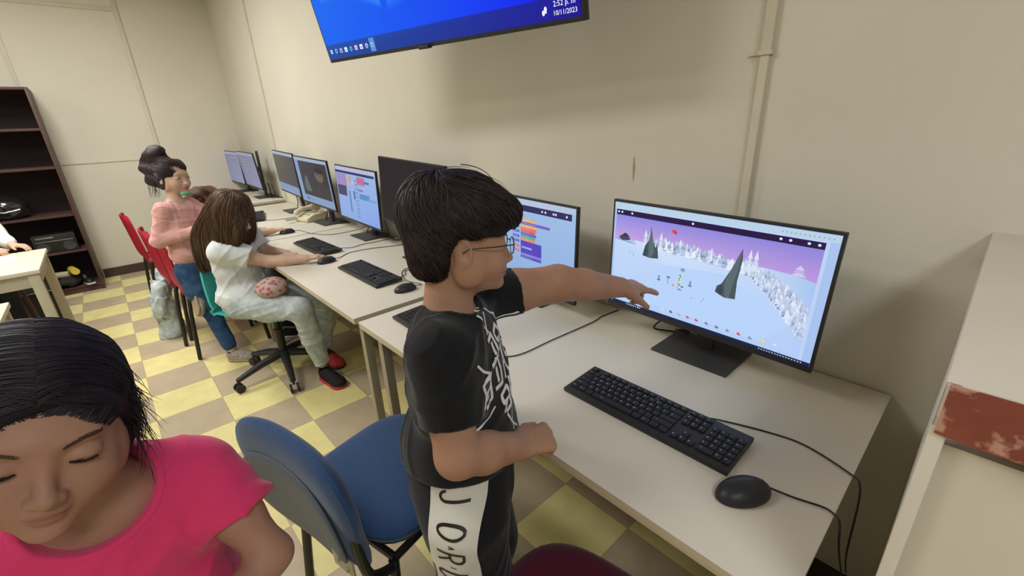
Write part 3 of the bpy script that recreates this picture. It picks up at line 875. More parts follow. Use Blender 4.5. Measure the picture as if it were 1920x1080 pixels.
# ================================================================== keyboards and mice
def kb_rows():
    """(x, y, w, d) of keys on a 440 x 135 board, origin at its centre"""
    u = .0190; K = []
    x0 = -.212; 
    def row(y, widths, x=None, d=.0165):
        x = x0 if x is None else x
        for w_ in widths:
            if w_ > 0: K.append((x + w_ * u / 2, y, w_ * u - .003, d))
            x += abs(w_) * u
    row(.052, [1, -1, 1, 1, 1, 1, -.5, 1, 1, 1, 1, -.5, 1, 1, 1, 1], d=.012)
    row(.033, [1] * 13 + [2]); row(.014, [1.5] + [1] * 12 + [1.5]); row(-.005, [1.75] + [1] * 11 + [2.25])
    row(-.024, [2.25] + [1] * 10 + [2.75]); row(-.043, [1.25] * 3 + [6.25] + [1.25] * 4)
    xn = x0 + 15.3 * u
    for y in (.052, .033, .014): row(y, [1, 1, 1], xn, .0165 if y < .05 else .012)
    row(-.024, [-1, 1], xn); row(-.043, [1, 1, 1], xn)
    xp = xn + 3.25 * u
    row(.033, [1] * 4, xp); row(.014, [1] * 4, xp); row(-.005, [1] * 3 + [1], xp); row(-.024, [1] * 4, xp); row(-.043, [2, 1, 1], xp)
    return K
LEG = ['Esc', 'F1', 'F2', 'F3', 'F4', 'F5', 'F6', 'F7', 'F8', 'F9', 'F10', 'F11', 'F12', 'Prt'] + list("`1234567890-=") + ['<-', 'Tab'] + list('QWERTYUIOP[]\\') + ['Caps'] + list("ASDFGHJKL;'") + ['Enter', 'Shift'] + list('ZXCVBNM,./') + ['Shift', 'Ctrl', '', 'Alt', '', 'Alt', '', '', 'Ctrl']
def keyboard(label, x, y, rz, zt=.74, detail=False, cord=None, L=.44, D=.137):
    t = thing('keyboard', label, 'keyboard', (x, y, zt), rz)
    b = MB(); c = math.radians(3.0)
    Rt = Matrix.Rotation(c, 3, 'X')
    b.box((0, 0, .0115), (L, D, .012), .003, R=Rt); b.box((0, D / 2 - .012, .004), (L * .8, .012, .010), .002)
    b.build('body', M_blackpl, t)
    keys = kb_rows(); zk = lambda yy: .0195 + math.tan(c) * yy
    if detail:
        cache = {}
        for i, (kx, ky, kw, kd) in enumerate(keys):
            sz = (round(kw, 4), round(kd, 4))
            if sz not in cache:
                b = MB(); b.box((0, 0, 0), (kw, kd, .005), .0012, R=Rt); o = b.build('key', M_key, t); cache[sz] = o
            else:
                o = cache[sz].copy(); COL.objects.link(o); o.parent = t
            o.location = (kx, ky, zk(ky))
        b = MB()
        for i, (kx, ky, kw, kd) in enumerate(keys):
            s_ = LEG[i] if i < len(LEG) else random.Random(i).choice('0123456789')
            if not s_: continue
            v, f = glyphs(s_); h = .0066 if len(s_) == 1 else .0040
            b.add([(kx - kw * .30 + a * h, ky - .001 + c2 * h, zk(ky - .001 + c2 * h) + .0029) for a, c2 in v], f)
        b.build('key_legends', mat('key_legend_white', '#d4d4d8', .6), t, smooth=None)
    else:
        b = MB()
        for kx, ky, kw, kd in keys: b.box((kx, ky, zk(ky)), (kw, kd, .005), 0, R=Rt)
        b.build('keys', M_key, t, smooth=None)
    if cord:
        b = MB(); Mi = (Matrix.Translation((x, y, zt)) @ Matrix.Rotation(rz, 4, 'Z')).inverted()
        b.tube(spline([Mi @ Vector(p) for p in cord], 8), .0019, 6); b.build('cord', M_cable, t)
    return t
def mouse(label, x, y, rz, zt=.74, cord=None, s=1.0):
    t = thing('computer_mouse', label, 'computer mouse', (x, y, zt), rz)
    S = SDF(); S.ell((0, 0, .006), (.031 * s, .052 * s, .028 * s), k=0); S.half((0, 0, .0015), (0, 0, -1), .003)
    V, F = surface(S, .0022); np_mesh('shell', V, F, M_blackpl, t)
    b = MB(); b.tube([(0, .022 * s, .0300 * s), (0, .036 * s, .0255 * s)], [.0032, .0032], 8); b.build('scroll_wheel', M_darkmet, t)
    if cord:
        Mi = (Matrix.Translation((x, y, zt)) @ Matrix.Rotation(rz, 4, 'Z')).inverted()
        b = MB(); b.tube(spline([Mi @ Vector(p) for p in cord], 8), .0019, 6); b.build('cord', M_cable, t)
    return t
keyboard('black keyboard in front of the snow scene monitor', -.460, -.511, 0, detail=True,
         cord=[(-.354, -.440, .750), (-.33, -.415, .744), (-.24, -.380, .742), (-.16, -.368, .742), (-.069, -.400, .743), (-.052, -.409, .735), (-.045, -.412, .69), (-.040, -.40, .55), (-.035, -.3, .40)])
keyboard('black keyboard on the near desk mostly hidden behind the standing boy', -1.245, -.612, -.03,
         cord=[(-1.10, -.55, .75), (-1.00, -.60, .743), (-.915, -.54, .743), (-.902, -.38, .743), (-.889, -.185, .743), (-.895, -.12, .743), (-.884, -.03, .743)])
keyboard('black keyboard beside the idle mouse, in front of the blank monitor', -2.045, -.494, -.0, cord=[(-1.86, -.432, .75), (-1.90, -.37, .744), (-1.955, -.335, .743), (-1.90, -.28, .743), (-1.83, -.17, .743), (-1.85, -.05, .743)])
keyboard('black keyboard by the fingers of the girl in the white shirt', -2.80, -.476, .02, cord=[(-2.66, -.415, .75), (-2.62, -.33, .744), (-2.64, -.25, .743), (-2.63, -.15, .743), (-2.63, -.04, .743)])
keyboard('furthest black keyboard, half hidden by long brown hair', -4.26, -.465, -.25, cord=[(-4.2, -.40, .75), (-4.06, -.44, .743), (-3.98, -.33, .743), (-4.0, -.15, .743)])
mouse('black mouse alone in front of the large keyboard corner, nearest the camera', -.200, -.603, -.55, s=1.08, cord=[(-.173, -.559, .750), (-.13, -.543, .743), (-.085, -.530, .743), (-.067, -.534, .743), (-.055, -.540, .735), (-.046, -.54, .68), (-.035, -.42, .5)])
mouse('black mouse resting between the middle keyboard and the standing boy', -1.706, -.480, -.12, cord=[(-1.70, -.43, .752), (-1.72, -.39, .743), (-1.82, -.41, .743), (-1.95, -.36, .743), (-1.98, -.28, .743), (-1.90, -.10, .743)])
mouse('black mouse under the hand of the girl in the white shirt', -2.435, -.555, .05, cord=[(-2.44, -.505, .752), (-2.47, -.46, .743), (-2.52, -.38, .743), (-2.50, -.25, .743), (-2.44, -.12, .743), (-2.45, -.03, .743)])
mouse('furthest black mouse, under the hand of the curly haired child', -3.395, -.470, .0, cord=[(-3.395, -.418, .752), (-3.40, -.38, .743), (-3.24, -.36, .743), (-3.10, -.30, .743), (-3.06, -.20, .743), (-3.08, -.04, .743)])
# telephone
t = thing('telephone', 'cream desk telephone beside the video monitor', 'telephone', (-3.745, -.17, .74), .25)
S = SDF(); S.box((0, 0, .030), (.085, .10, .030), rr=.012); S.half((0, -.02, .062), (0, -.42, 1), .004)
V, F = surface(S, .005); np_mesh('body', V, F, mat('cream_plastic', '#cfc6ab', .45), t)
S = SDF(); S.chain([(-.05, -.09, .072), (-.052, -.04, .09), (-.052, .05, .095), (-.05, .10, .082)], [.023, .017, .017, .023], .02)
V, F = surface(S, .005); np_mesh('handset', V, F, MATS['cream_plastic'], t)
b = MB()
for i in range(12): b.box((.0 + (i % 3) * .024, -.045 + (i // 3) * .022, .050 + (i // 3) * .0065), (.016, .013, .008), .002)
b.build('keypad', mat('grey_button', '#8b8778', .5), t)
b = MB(); b.tube([(-.05 + .012 * math.cos(i * .9), -.10 - i * .0016, .03 + .010 * math.sin(i * .9)) for i in range(60)], .0025, 5); b.build('coiled_cord', mat('cream_cord', '#b5ad96', .5), t)

# ================================================================== bookshelf and its things
M_wood = mat('dark_brown_wood', '#4b3530', .5, .35, var=.18, vscale=6, stretch=(1, 1, 8))
t = thing('bookcase', 'tall dark brown open bookcase against the far wall', 'bookcase', (-6.155, -2.3, 0))
xb, ya, yb, zt = .225, -.70, .69, 1.87
for yy in (ya, yb):
    b = MB(); b.box((0, yy - .011 * (1 if yy > 0 else -1), zt / 2), (.45, .022, zt), .002); b.build('side_panel', M_wood, t)
b = MB(); b.box((0, (ya + yb) / 2, zt - .011), (.452, yb - ya - .046, .022), .002); b.build('top_panel', M_wood, t)
b = MB(); b.box((-.215, (ya + yb) / 2, zt / 2), (.012, yb - ya - .05, zt - .05), 0); b.build('back_panel', mat('back_board', '#33262a', .7, .2), t)
for z in (.06, .415, .757, 1.19, 1.523):
    b = MB(); b.box((0, (ya + yb) / 2, z), (.436, yb - ya - .046, .022), .002); b.build('shelf', M_wood, t)
b = MB(); b.box((.20, (ya + yb) / 2, .025), (.02, yb - ya - .046, .048), .0); b.build('plinth', M_wood, t)
t = thing('stereo', 'black stereo with silver strips on a lower bookcase shelf', 'stereo', (-6.05, -1.83, .427))
b = MB(); b.box((0, 0, .085), (.2, .30, .17), .008); b.build('cabinet', M_blk, t)
b = MB(); b.box((.102, -.06, .145), (.006, .12, .012), .001); b.box((.102, .0, .11), (.006, .26, .006), .001); b.build('silver_strip', mat('silver', '#a9a5a2', .3, .5, .7), t)
for y in (-.09, .09):
    b = MB(); b.lathe([(.0, .0), (.045, 0), (.045, .006), (.03, .003)], (.1, y, .055), 20, R=((0, 0, 1), (1, 0, 0), (0, 1, 0))); b.build('speaker', M_darkmet, t)
S = SDF(); S.ell((0, 0, .10), (.13, .16, .12), k=0); S.half((0, 0, .002), (0, 0, -1)); S.disp(waves(.004, (20, 40), 3))
V, F = surface(S, .008)
t = thing('helmet', 'glossy black rounded helmet on the middle shelf of the bookcase', 'helmet', (-6.05, -2.06, .768)); np_mesh('shell', V, F, mat('gloss_black', '#1c1c20', .15, .6, coat=.5), t)
b = MB(); b.tube([(.11, -.10, .09), (.135, 0, .075), (.11, .10, .09)], .006, 6); b.build('rim', MATS['silver'], t)
# bottom shelf: rolls and black shoes
for i, (x, y, rz, l) in enumerate(((-6.0, -1.79, .2, .16), (-6.02, -1.90, 1.3, .15))):
    b = MB(); b.tube([(-l / 2, 0, .032), (l / 2, 0, .032)], .032, 16); b.tube([(l / 2, 0, .032), (l / 2 + .001, 0, .032)], .012, 10)
    o = b.build('paper_roll', mat('yellow_paper', '#c9b440', .6) if i == 0 else mat('pale_paper', '#a39b80', .6), None)
    o.location = (x, y, .19 if i == 0 else .16); o.rotation_euler = (0, 0, rz)
    tag(o, ['yellow roll lying on the heap on the bottom shelf', 'pale roll lying behind the heap on the bottom shelf'][i], 'roll')
def blob(name, c, r, seed, m, amp=.012, h=.008, extra=()):
    S = SDF(); S.ell((0, 0, 0), r, k=0)
    for e in extra: S.ell(e[0], e[1], k=.02)
    S.disp(waves(amp, (30, 70), seed, 6)); V, F = surface(S, h); o = np_mesh(name, V, F, m); o.location = c; return o
tag(blob('bag', (-6.02, -1.86, .126), (.12, .12, .042), 4, mat('black_cloth', '#1f1d20', .8)), 'crumpled black bag heaped on the bottom shelf of the bookcase', 'bag')
for i, (x, y, rz) in enumerate(((-5.99, -1.72, .3), (-5.995, -1.985, -.2))):
    t = thing('shoe', ['black and white shoe at the right of the bottom bookcase shelf', 'black and white shoe left of the black bag on the bottom shelf'][i], 'shoe', (x, y, .071), rz)
    S = SDF(); S.ell((.03, 0, .03), (.055, .035, .03), k=0); S.ell((-.05, 0, .045), (.035, .032, .045), k=.02); S.half((0, 0, .012), (0, 0, -1))
    V, F = surface(S, .006); np_mesh('upper', V, F, M_blk, t)
    b = MB(); b.box((0, 0, .008), (.18, .065, .016), .006); b.build('sole', mat('white_rubber', '#bdb8b0', .6), t)

# black storage box on the floor behind the white tables
t = thing('storage_chest', 'low black storage chest with a silver lid edge behind the white tables', 'storage chest', (-5.35, -2.45, 0))
b = MB(); b.box((0, 0, .135), (.44, 1.10, .268), .01); b.build('body', M_blk, t)
b = MB(); b.box((0, 0, .279), (.46, 1.12, .018), .004); b.build('lid', M_blk, t)
b = MB(); b.box((.232, 0, .272), (.004, 1.12, .008), .001); b.build('lid_edge', MATS['silver'], t)

# ================================================================== white tables at the left
M_wt = mat('white_table_paint', '#d3cdbb', .45, .35, var=.03)
M_wl = mat('cream_table_leg', '#b7b09b', .5, .35, var=.04)
def table(x0, x1, y0, y1, z, label):
    t = thing('white_table', label, 'table', ((x0 + x1) / 2, (y0 + y1) / 2, 0))
    W = x1 - x0; D = y1 - y0
    b = MB(); b.box((0, 0, z - .012), (W, D, .024), .004); b.build('tabletop', M_wt, t)
    for sx in (-1, 1):
        b = MB(); b.box((sx * (W / 2 - .03), 0, z - .065), (.02, D - .09, .08), .002); b.build('apron', M_wl, t)
    for sy in (-1, 1):
        b = MB(); b.box((0, sy * (D / 2 - .03), z - .065), (W - .09, .02, .08), .002); b.build('apron', M_wl, t)
    for sx in (-1, 1):
        for sy in (-1, 1):
            b = MB(); b.box((sx * (W / 2 - .035), sy * (D / 2 - .035), (z - .025) / 2), (.05, .05, z - .027), .004); b.build('leg', M_wl, t)
    return t
table(-4.479, -3.752, -2.85, -1.767, .72, 'white table at the left with a child\'s forearm resting on it')
table(-3.087, -2.35, -2.9, -1.836, .72, 'nearer white table cut off by the left picture edge')
b = MB(); b.box((0, 0, .0006), (.21, .15, .0012), 0); o = b.build('paper_sheet', mat('paper', '#dcd8cc', .8), None); o.location = (-4.25, -1.98, .7205); o.rotation_euler = (0, 0, .2)
tag(o, 'sheet of paper lying on the white table beside the hand', 'paper')

# ================================================================== chairs
def pad_fn(w, d, c=(0, 0, 0), sq=2.6, dish=.012, taper=0.0, plane='xy', curve=0.0):
    pass
def cushion(b, w, d, th, M, sq=3.0, dish=.0, curve=0.0, taper=0.0, waist=0.0, n=64, rings=9):
    """rounded pad; local x across, local y along, local z thickness; M maps to the chair frame"""
    V = []; F = []
    def P(u, r, side):
        t = 2 * PI * u / n; ct, st = math.cos(t), math.sin(t)
        k = (abs(ct) ** sq + abs(st) ** sq) ** (-1 / sq)
        x = ct * k * r; y = st * k * r
        sx = w / 2 * (1 + taper * y) * (1 - waist * math.exp(-((y + .25) / .35) ** 2))
        z = side * th / 2 * (1 - r ** 6) ** .5 - dish * (1 - r * r) * (1 if side > 0 else .6) + curve * (x * x)
        return M @ Vector((x * sx, y * d / 2, z))
    rr = [0.0] + [(i / rings) ** .6 for i in range(1, rings)] + [.985, 1.0]
    rows = [(r, 1) for r in rr[1:]] + [(r, -1) for r in rr[1:-1][::-1]]
    V.append(P(0, 0, 1))
    for r, s in rows: V += [P(u, r, s) for u in range(n)]
    V.append(P(0, 0, -1))
    for u in range(n): F.append((0, 1 + u, 1 + (u + 1) % n))
    for k in range(len(rows) - 1):
        a = 1 + k * n
        for u in range(n): F.append((a + u, a + n + u, a + n + (u + 1) % n, a + (u + 1) % n))
    L_ = len(V) - 1; a = 1 + (len(rows) - 1) * n
    for u in range(n): F.append((L_, a + (u + 1) % n, a + u))
    b.add(V, F)
M_blue = mat('blue_upholstery', '#2b4468', .9, .15, var=.10, vscale=160, bump=.3, bscale=500, sheen=.2)
M_shell = mat('grey_chair_shell', '#4b5666', .55, .35, var=.04)
M_maroon = mat('maroon_upholstery', '#5a1230', .9, .15, var=.14, vscale=160, bump=.3, bscale=500, sheen=.2)
M_redpl = mat('red_plastic', '#a81f38', .4, .45, var=.04)
M_teal = mat('teal_plastic', '#45b5ae', .42, .4, var=.03)

def office_chair(label, loc, rz):
    t = thing('padded_chair', label, 'chair', loc, rz)
    b = MB(); cushion(b, .46, .44, .055, Matrix.Translation((0, .02, .455)), 3.6, .006); b.build('seat', M_blue, t)
    b = MB(); cushion(b, .43, .41, .02, Matrix.Translation((0, .02, .424)), 3.6, 0); b.build('seat_shell', M_blk, t)
    Mb = Matrix.Translation((0, -.245, .605)) @ Matrix.Rotation(math.radians(97), 4, 'X')
    b = MB(); cushion(b, .48, .365, .060, Mb, 3.3, -.0, .022, waist=.06); b.build('backrest', M_blue, t)
    b = MB(); cushion(b, .40, .27, .02, Matrix.Translation((0, -.272, .575)) @ Matrix.Rotation(math.radians(97), 4, 'X'), 2.7, 0, .022); b.build('back_shell', M_shell, t)
    for s in (-1, 1):
        b = MB(); b.tube(spline([(s * .205, -.262, .66), (s * .215, -.268, .56), (s * .213, -.25, .45), (s * .21, -.19, .405)], 6), .0125, 10); b.build('back_support', M_blk, t)
    b = MB(); b.box((.17, -.283, .50), (.075, .006, .05), .003); b.tube([(.155, -.283, .505), (.155, -.290, .505)], .006, 8); b.tube([(.185, -.283, .49), (.185, -.290, .49)], .006, 8)
    b.build('bracket', M_leg, t)
    b = MB(); b.tube([(-.20, -.17, .412), (.20, -.17, .412)], .011, 8); b.tube([(-.20, .18, .412), (.20, .18, .412)], .011, 8)
    b.tube([(-.20, -.17, .412), (-.20, .18, .412)], .011, 8); b.tube([(.20, -.17, .412), (.20, .18, .412)], .011, 8); b.build('seat_frame', M_blk, t)
    for sx in (-1, 1):
        for sy in (-1, 1):
            b = MB(); b.tube([(sx * .2, sy * .175, .412), (sx * .225, sy * .20 - .02, .004)], .0135, 10); g = b.build('leg', M_blk, t)
    return t
office_chair('blue padded chair with black legs standing behind the boy in black', (-1.055, -.945, 0), math.radians(13.5))

t = thing('padded_stool', 'maroon padded seat on black legs at the bottom edge under the near desk', 'stool', (-.335, -.925, 0), math.radians(9))
b = MB(); cushion(b, .47, .46, .06, Matrix.Translation((0, 0, .44)), 3.4, .004); b.build('seat', M_maroon, t)
b = MB(); cushion(b, .44, .43, .02, Matrix.Translation((0, 0, .405)), 3.4, 0); b.build('seat_shell', M_blk, t)
for sx in (-1, 1):
    for sy in (-1, 1):
        b = MB(); b.tube([(sx * .17, sy * .17, .40), (sx * .2, sy * .2, .004)], .0135, 10); b.build('leg', M_blk, t)

def shell_chair(label, loc, rz, M_s, group=None):
    t = thing('shell_chair', label, 'chair', loc, rz, group)
    def f(u, v):            # v 0 front edge .. 1 top of back
        x = (u - .5) * 2
        if v < .45:
            k = v / .45; y = .20 - .38 * k; z = .445 + .012 * (x * x) - .012 * math.sin(PI * k); w_ = .205 + .01 * k
        else:
            k = (v - .45) / .55; a = min(1, k / .22)
            y = -.18 - .045 * math.sin(a * PI / 2) - .045 * k; z = .445 + .02 * (a ** 2) + .38 * max(0, k - .02); w_ = .215 - .035 * k ** 2.5
        tp = 1 - .9 * max(0, (v - .93) / .07) ** 2 * .35
        return (x * w_ * tp, y + .035 * x * x * (1 if v > .5 else 0), z)
    b = MB(); b.sheet(f, 16, 34, .010); b.build('shell', M_s, t, smooth=60)
    for sx in (-1, 1):
        b = MB(); b.tube(spline([(sx * .20, -.235, .004), (sx * .185, -.19, .42), (sx * .17, -.12, .432)], 5), .0125, 10); b.build('leg', M_blk, t)
        b = MB(); b.tube(spline([(sx * .20, .20, .004), (sx * .18, .16, .42), (sx * .17, .10, .432)], 5), .0125, 10); b.build('leg', M_blk, t)
        b = MB(); b.tube([(sx * .17, -.13, .431), (sx * .17, .11, .431)], .009, 8); b.build('seat_rail', M_blk, t)
    return t
GR = 'red plastic shell chairs at the far desks'
shell_chair('red shell chair with a crumpled pale denim jacket hanging off its seat', (-3.93, -.99, 0), .03, M_redpl, GR)
shell_chair('red shell chair the girl in pink kneels on, behind the teal chair', (-3.60, -.945, 0), -.02, M_redpl, GR)
shell_chair('furthest red shell chair, only its back top showing beyond the others', (-4.85, -1.05, 0), .05, M_redpl, GR)

# teal swivel chair
t = thing('swivel_chair', 'teal plastic swivel chair on a black star base with casters', 'chair', (-2.80, -.80, 0), math.radians(-58))
def f(u, v):
    x = (u - .5) * 2
    if v < .45:
        k = v / .45; y = .235 - .42 * k; z = .462 + .02 * x * x - .012 * math.sin(PI * k) - .02 * max(0, .2 - k) * 5 * .3; w_ = .215
    else:
        k = (v - .45) / .55; a = min(1, k / .25); y = -.185 - .055 * math.sin(a * PI / 2) - .05 * k; z = .462 + .02 * a * a + .30 * max(0, k - .02); w_ = .215 - .045 * k ** 2
    tp = 1 - .35 * max(0, (v - .9) / .1) ** 2
    return (x * w_ * tp, y + .04 * x * x * (1 if v > .5 else .0), z)
b = MB(); b.sheet(f, 18, 36, .011); b.build('shell', M_teal, t, smooth=60)
b = MB(); b.lathe([(.024, .13), (.024, .30), (.016, .30), (.016, .43), (.05, .44), (.05, .447)], (0, 0, 0), 18); b.build('gas_lift', M_blk, t)
b = MB(); b.box((0, 0, .436), (.20, .24, .022), .004); b.build('mounting_plate', M_blk, t)
b = MB(); b.tube([(.0, .02, .428), (-.17, -.03, .40), (-.24, -.05, .355)], [.005, .005, .005], 6); b.tube([(-.225, -.045, .365), (-.262, -.057, .34)], .011, 8); b.build('lever', M_blk, t)
for k in range(5):
    a = 2 * PI * k / 5 + .85
    ca, sa = math.cos(a), math.sin(a)
    b = MB(); b.tube([(ca * .02, sa * .02, .135), (ca * .14, sa * .14, .115), (ca * .285, sa * .285, .075)], [.026, .022, .015], 10)
    l = b.build('base_arm', M_blackpl, t)
    b = MB(); b.tube([(ca * .285, sa * .285, .085), (ca * .285, sa * .285, .05)], .007, 8)
    for s in (-1, 1):
        px_, py_ = ca * .285 - sa * .012 * s, sa * .285 + ca * .012 * s
        b.tube([(px_, py_, .027), (px_ - sa * .013 * s, py_ + ca * .013 * s, .027)], .026, 16)
    b.build('caster', M_blackpl, l)

# ================================================================== people
M_black_tee = mat('black_cotton', '#17181c', .9, .15, var=.12, vscale=40, bump=.25, bscale=350, sheen=.15)
M_black_pants = mat('black_jersey', '#141519', .85, .2, var=.10, vscale=40, bump=.2, bscale=350, sheen=.1)
M_hair_b = mat('dark_brown_hair', '#1e1616', .7, .25, var=.35, vscale=60, stretch=(1, 1, 1))
M_hair_b2 = mat('dark_brown_hair_strand', '#2c2022', .5, .4, var=.4, vscale=40)
M_hair_n = mat('black_hair', '#15121a', .7, .25, var=.3, vscale=60)
M_hair_n2 = mat('black_hair_strand', '#201b26', .5, .4, var=.4, vscale=40)
M_hair_l = mat('brown_hair', '#3e2c25', .65, .3, var=.5, vscale=55, stretch=(1, 1, .12))
M_hair_l2 = mat('brown_hair_strand', '#57402f', .5, .4, var=.6, vscale=70, stretch=(1, 1, .1))
M_eyew = mat('eye_white', '#d2cac2', .25, .5, var=.0)
M_iris = mat('eye_iris', '#20130e', .15, .6, var=.0)
M_brow = mat('eyebrow_hair', '#2e2220', .7, .2)
M_glass = bpy.data.materials.new('spectacle_lens'); M_glass.use_nodes = True
_b = M_glass.node_tree.nodes['Principled BSDF']; _b.inputs['Transmission Weight'].default_value = 1; _b.inputs['Roughness'].default_value = .02; _b.inputs['IOR'].default_value = 1.1
def eyes(W, R, sc, parent, gaze=(0, 1, 0)):
    for q in (-1, 1):
        b = MB(); c = W(q * .030, .0655, .0); g = _n(R @ np.array(gaze))
        bm = bmesh.new(); bmesh.ops.create_uvsphere(bm, u_segments=20, v_segments=12, radius=.0125 * sc)
        mi = []
        for f_ in bm.faces:
            n = f_.calc_center_median().normalized(); mi.append(1 if n.dot(Vector(g)) > .89 else 0)
        base = len(b.v)
        b.v += [tuple(Vector(c) + v.co) for v in bm.verts]; b.f += [tuple(v.index for v in f_.verts) for f_ in bm.faces]; b.mi += mi; bm.free()
        b.build('eye', [M_eyew, M_iris], parent)
def brows(W, sc, parent, R, n=110, m=None):
    r = random.Random(2); P = []
    for q in (-1, 1):
        for i in range(n):
            u = r.random(); x = q * (.014 + .034 * u); z = .0165 + .006 * math.sin(u * 2.4) + r.uniform(-.0022, .0022)
            y = .0805 - 4.0 * (abs(x) - .012) ** 2 * 2.2
            P.append([W(x + q * .0065 * t, y + .0005 * t, z + .0015 * t) for t in (0, .5, 1)])
    return P
def snap(P, bvh, off):
    """pull strand points onto a surface"""
    out = []
    for path in P:
        np_ = []
        for p in path:
            loc, nor, _, _ = bvh.find_nearest(Vector(p))
            np_.append(np.array(loc) + np.array(nor) * off if loc is not None else p)
        out.append(np_)
    return out
def hair_snap(P, bvh, lo, hi, seed=0):
    rs = np.random.RandomState(seed); out = np.array(P)
    for i in range(len(out)):
        off = rs.uniform(lo, hi); k = len(out[i])
        for j in range(k):
            loc, nor, _, _ = bvh.find_nearest(Vector(out[i, j]))
            if loc is not None: out[i, j] = np.array(loc) + np.array(nor) * (off * (.5 + .8 * math.sin(PI * (.15 + .75 * j / k))))
    return out
def bvh_of(V, F): return BVHTree.FromPolygons([tuple(v) for v in V], [tuple(f) for f in F])
def comb(W, ce, re, pole, n, zend, k=12, swirl=0., seed=0, jit=.03, lift=.0, length=(.5, 1.6)):
    rs = np.random.RandomState(seed); p = _n(pole); e1 = _n(np.cross(p, (0.3, 1, .1))); e2 = np.cross(p, e1); out = []
    ce = np.array(ce); re = np.array(re)
    while len(out) < n:
        phi = rs.uniform(0, 2 * PI); th0 = rs.uniform(0, 1) ** .8 * 1.9; ln = rs.uniform(*length); j = rs.uniform(-jit, jit * .7); pts = []; ph0 = rs.uniform(-.25, .25)
        for s in np.linspace(0, 1, 40):
            th = th0 + ln * s; ph = phi + swirl * th + ph0 * s
            d = p * math.cos(th) + (e1 * math.cos(ph) + e2 * math.sin(ph)) * math.sin(th)
            q = ce + re * d * (1 + j + lift * s * s)
            if q[2] < zend(q): break
            pts.append(q)
        if len(pts) < 6: continue
        pts = np.array(pts); ii = np.linspace(0, len(pts) - 1, k); f0 = np.floor(ii).astype(int); f1 = np.minimum(f0 + 1, len(pts) - 1)
        pts = pts[f0] + (pts[f1] - pts[f0]) * (ii - f0)[:, None]
        out.append(np.array([W(*q) for q in pts]))
    return np.array(out)
def fan(guides, n, k=16, seed=0, jit=.006, wob=.004, start=(0, .3), end=(.8, 1.0)):
    """strands interpolated between neighbouring guide curves"""
    rs = np.random.RandomState(seed); G = []
    for g in guides:
        sp = np.array([tuple(v) for v in spline(g, 10)]); G.append(sp)
    G = np.array(G); m, L, _ = G.shape; out = []
    for i in range(n):
        u = rs.uniform(0, m - 1.001); a = int(u); fr = u - a
        t = np.linspace(rs.uniform(*start), rs.uniform(*end), k) * (L - 1); f0 = np.floor(t).astype(int); f1 = np.minimum(f0 + 1, L - 1); w_ = (t - f0)[:, None]
        ga = G[a][f0] * (1 - w_) + G[a][f1] * w_; gb = G[a + 1][f0] * (1 - w_) + G[a + 1][f1] * w_
        s = np.linspace(0, 1, k)[:, None]
        p = ga * (1 - fr) + gb * fr + rs.randn(3) * jit * (.3 + s) + np.sin(s * rs.uniform(4, 14) + rs.uniform(0, 6)) * rs.randn(3) * wob
        out.append(p)
    return np.array(out)
def project_strokes(bvh, strokes, org, U, Vv, D, width, off=.0022, step=.004):
    """ribbons drawn on a surface: stroke points in (u, v) metres, cast along D"""
    b = MB(); org = Vector(org); U = Vector(U); Vv = Vector(Vv); D = Vector(D).normalized()
    for st in strokes:
        w0 = width; pts = st
        if isinstance(st[0], (int, float)): w0 = st[0]; pts = st[1]
        d = []
        for (x0, y0), (x1, y1) in zip(pts[:-1], pts[1:]):
            n = max(1, int(math.hypot(x1 - x0, y1 - y0) / step))
            for i in range(n): d.append((x0 + (x1 - x0) * i / n, y0 + (y1 - y0) * i / n))
        d.append(pts[-1]); n = len(d); rows = []
        for i, (x, y) in enumerate(d):
            a = d[max(0, i - 1)]; c = d[min(n - 1, i + 1)]; tx, ty = c[0] - a[0], c[1] - a[1]; l = math.hypot(tx, ty) + 1e-9
            ww = w0 / 2; row = []
            for s in (-1, 1):
                o = org + U * (x - ty / l * ww * s) + Vv * (y + tx / l * ww * s)
                loc, nor, _, _ = bvh.ray_cast(o, D)
                row.append(None if loc is None else loc + (nor if nor.dot(D) < 0 else -nor) * off)
            rows.append(row)
        for i in range(n - 1):
            q = rows[i] + rows[i + 1][::-1]
            if all(x is not None for x in q): b.add(q, [(0, 1, 2, 3)])
    return b
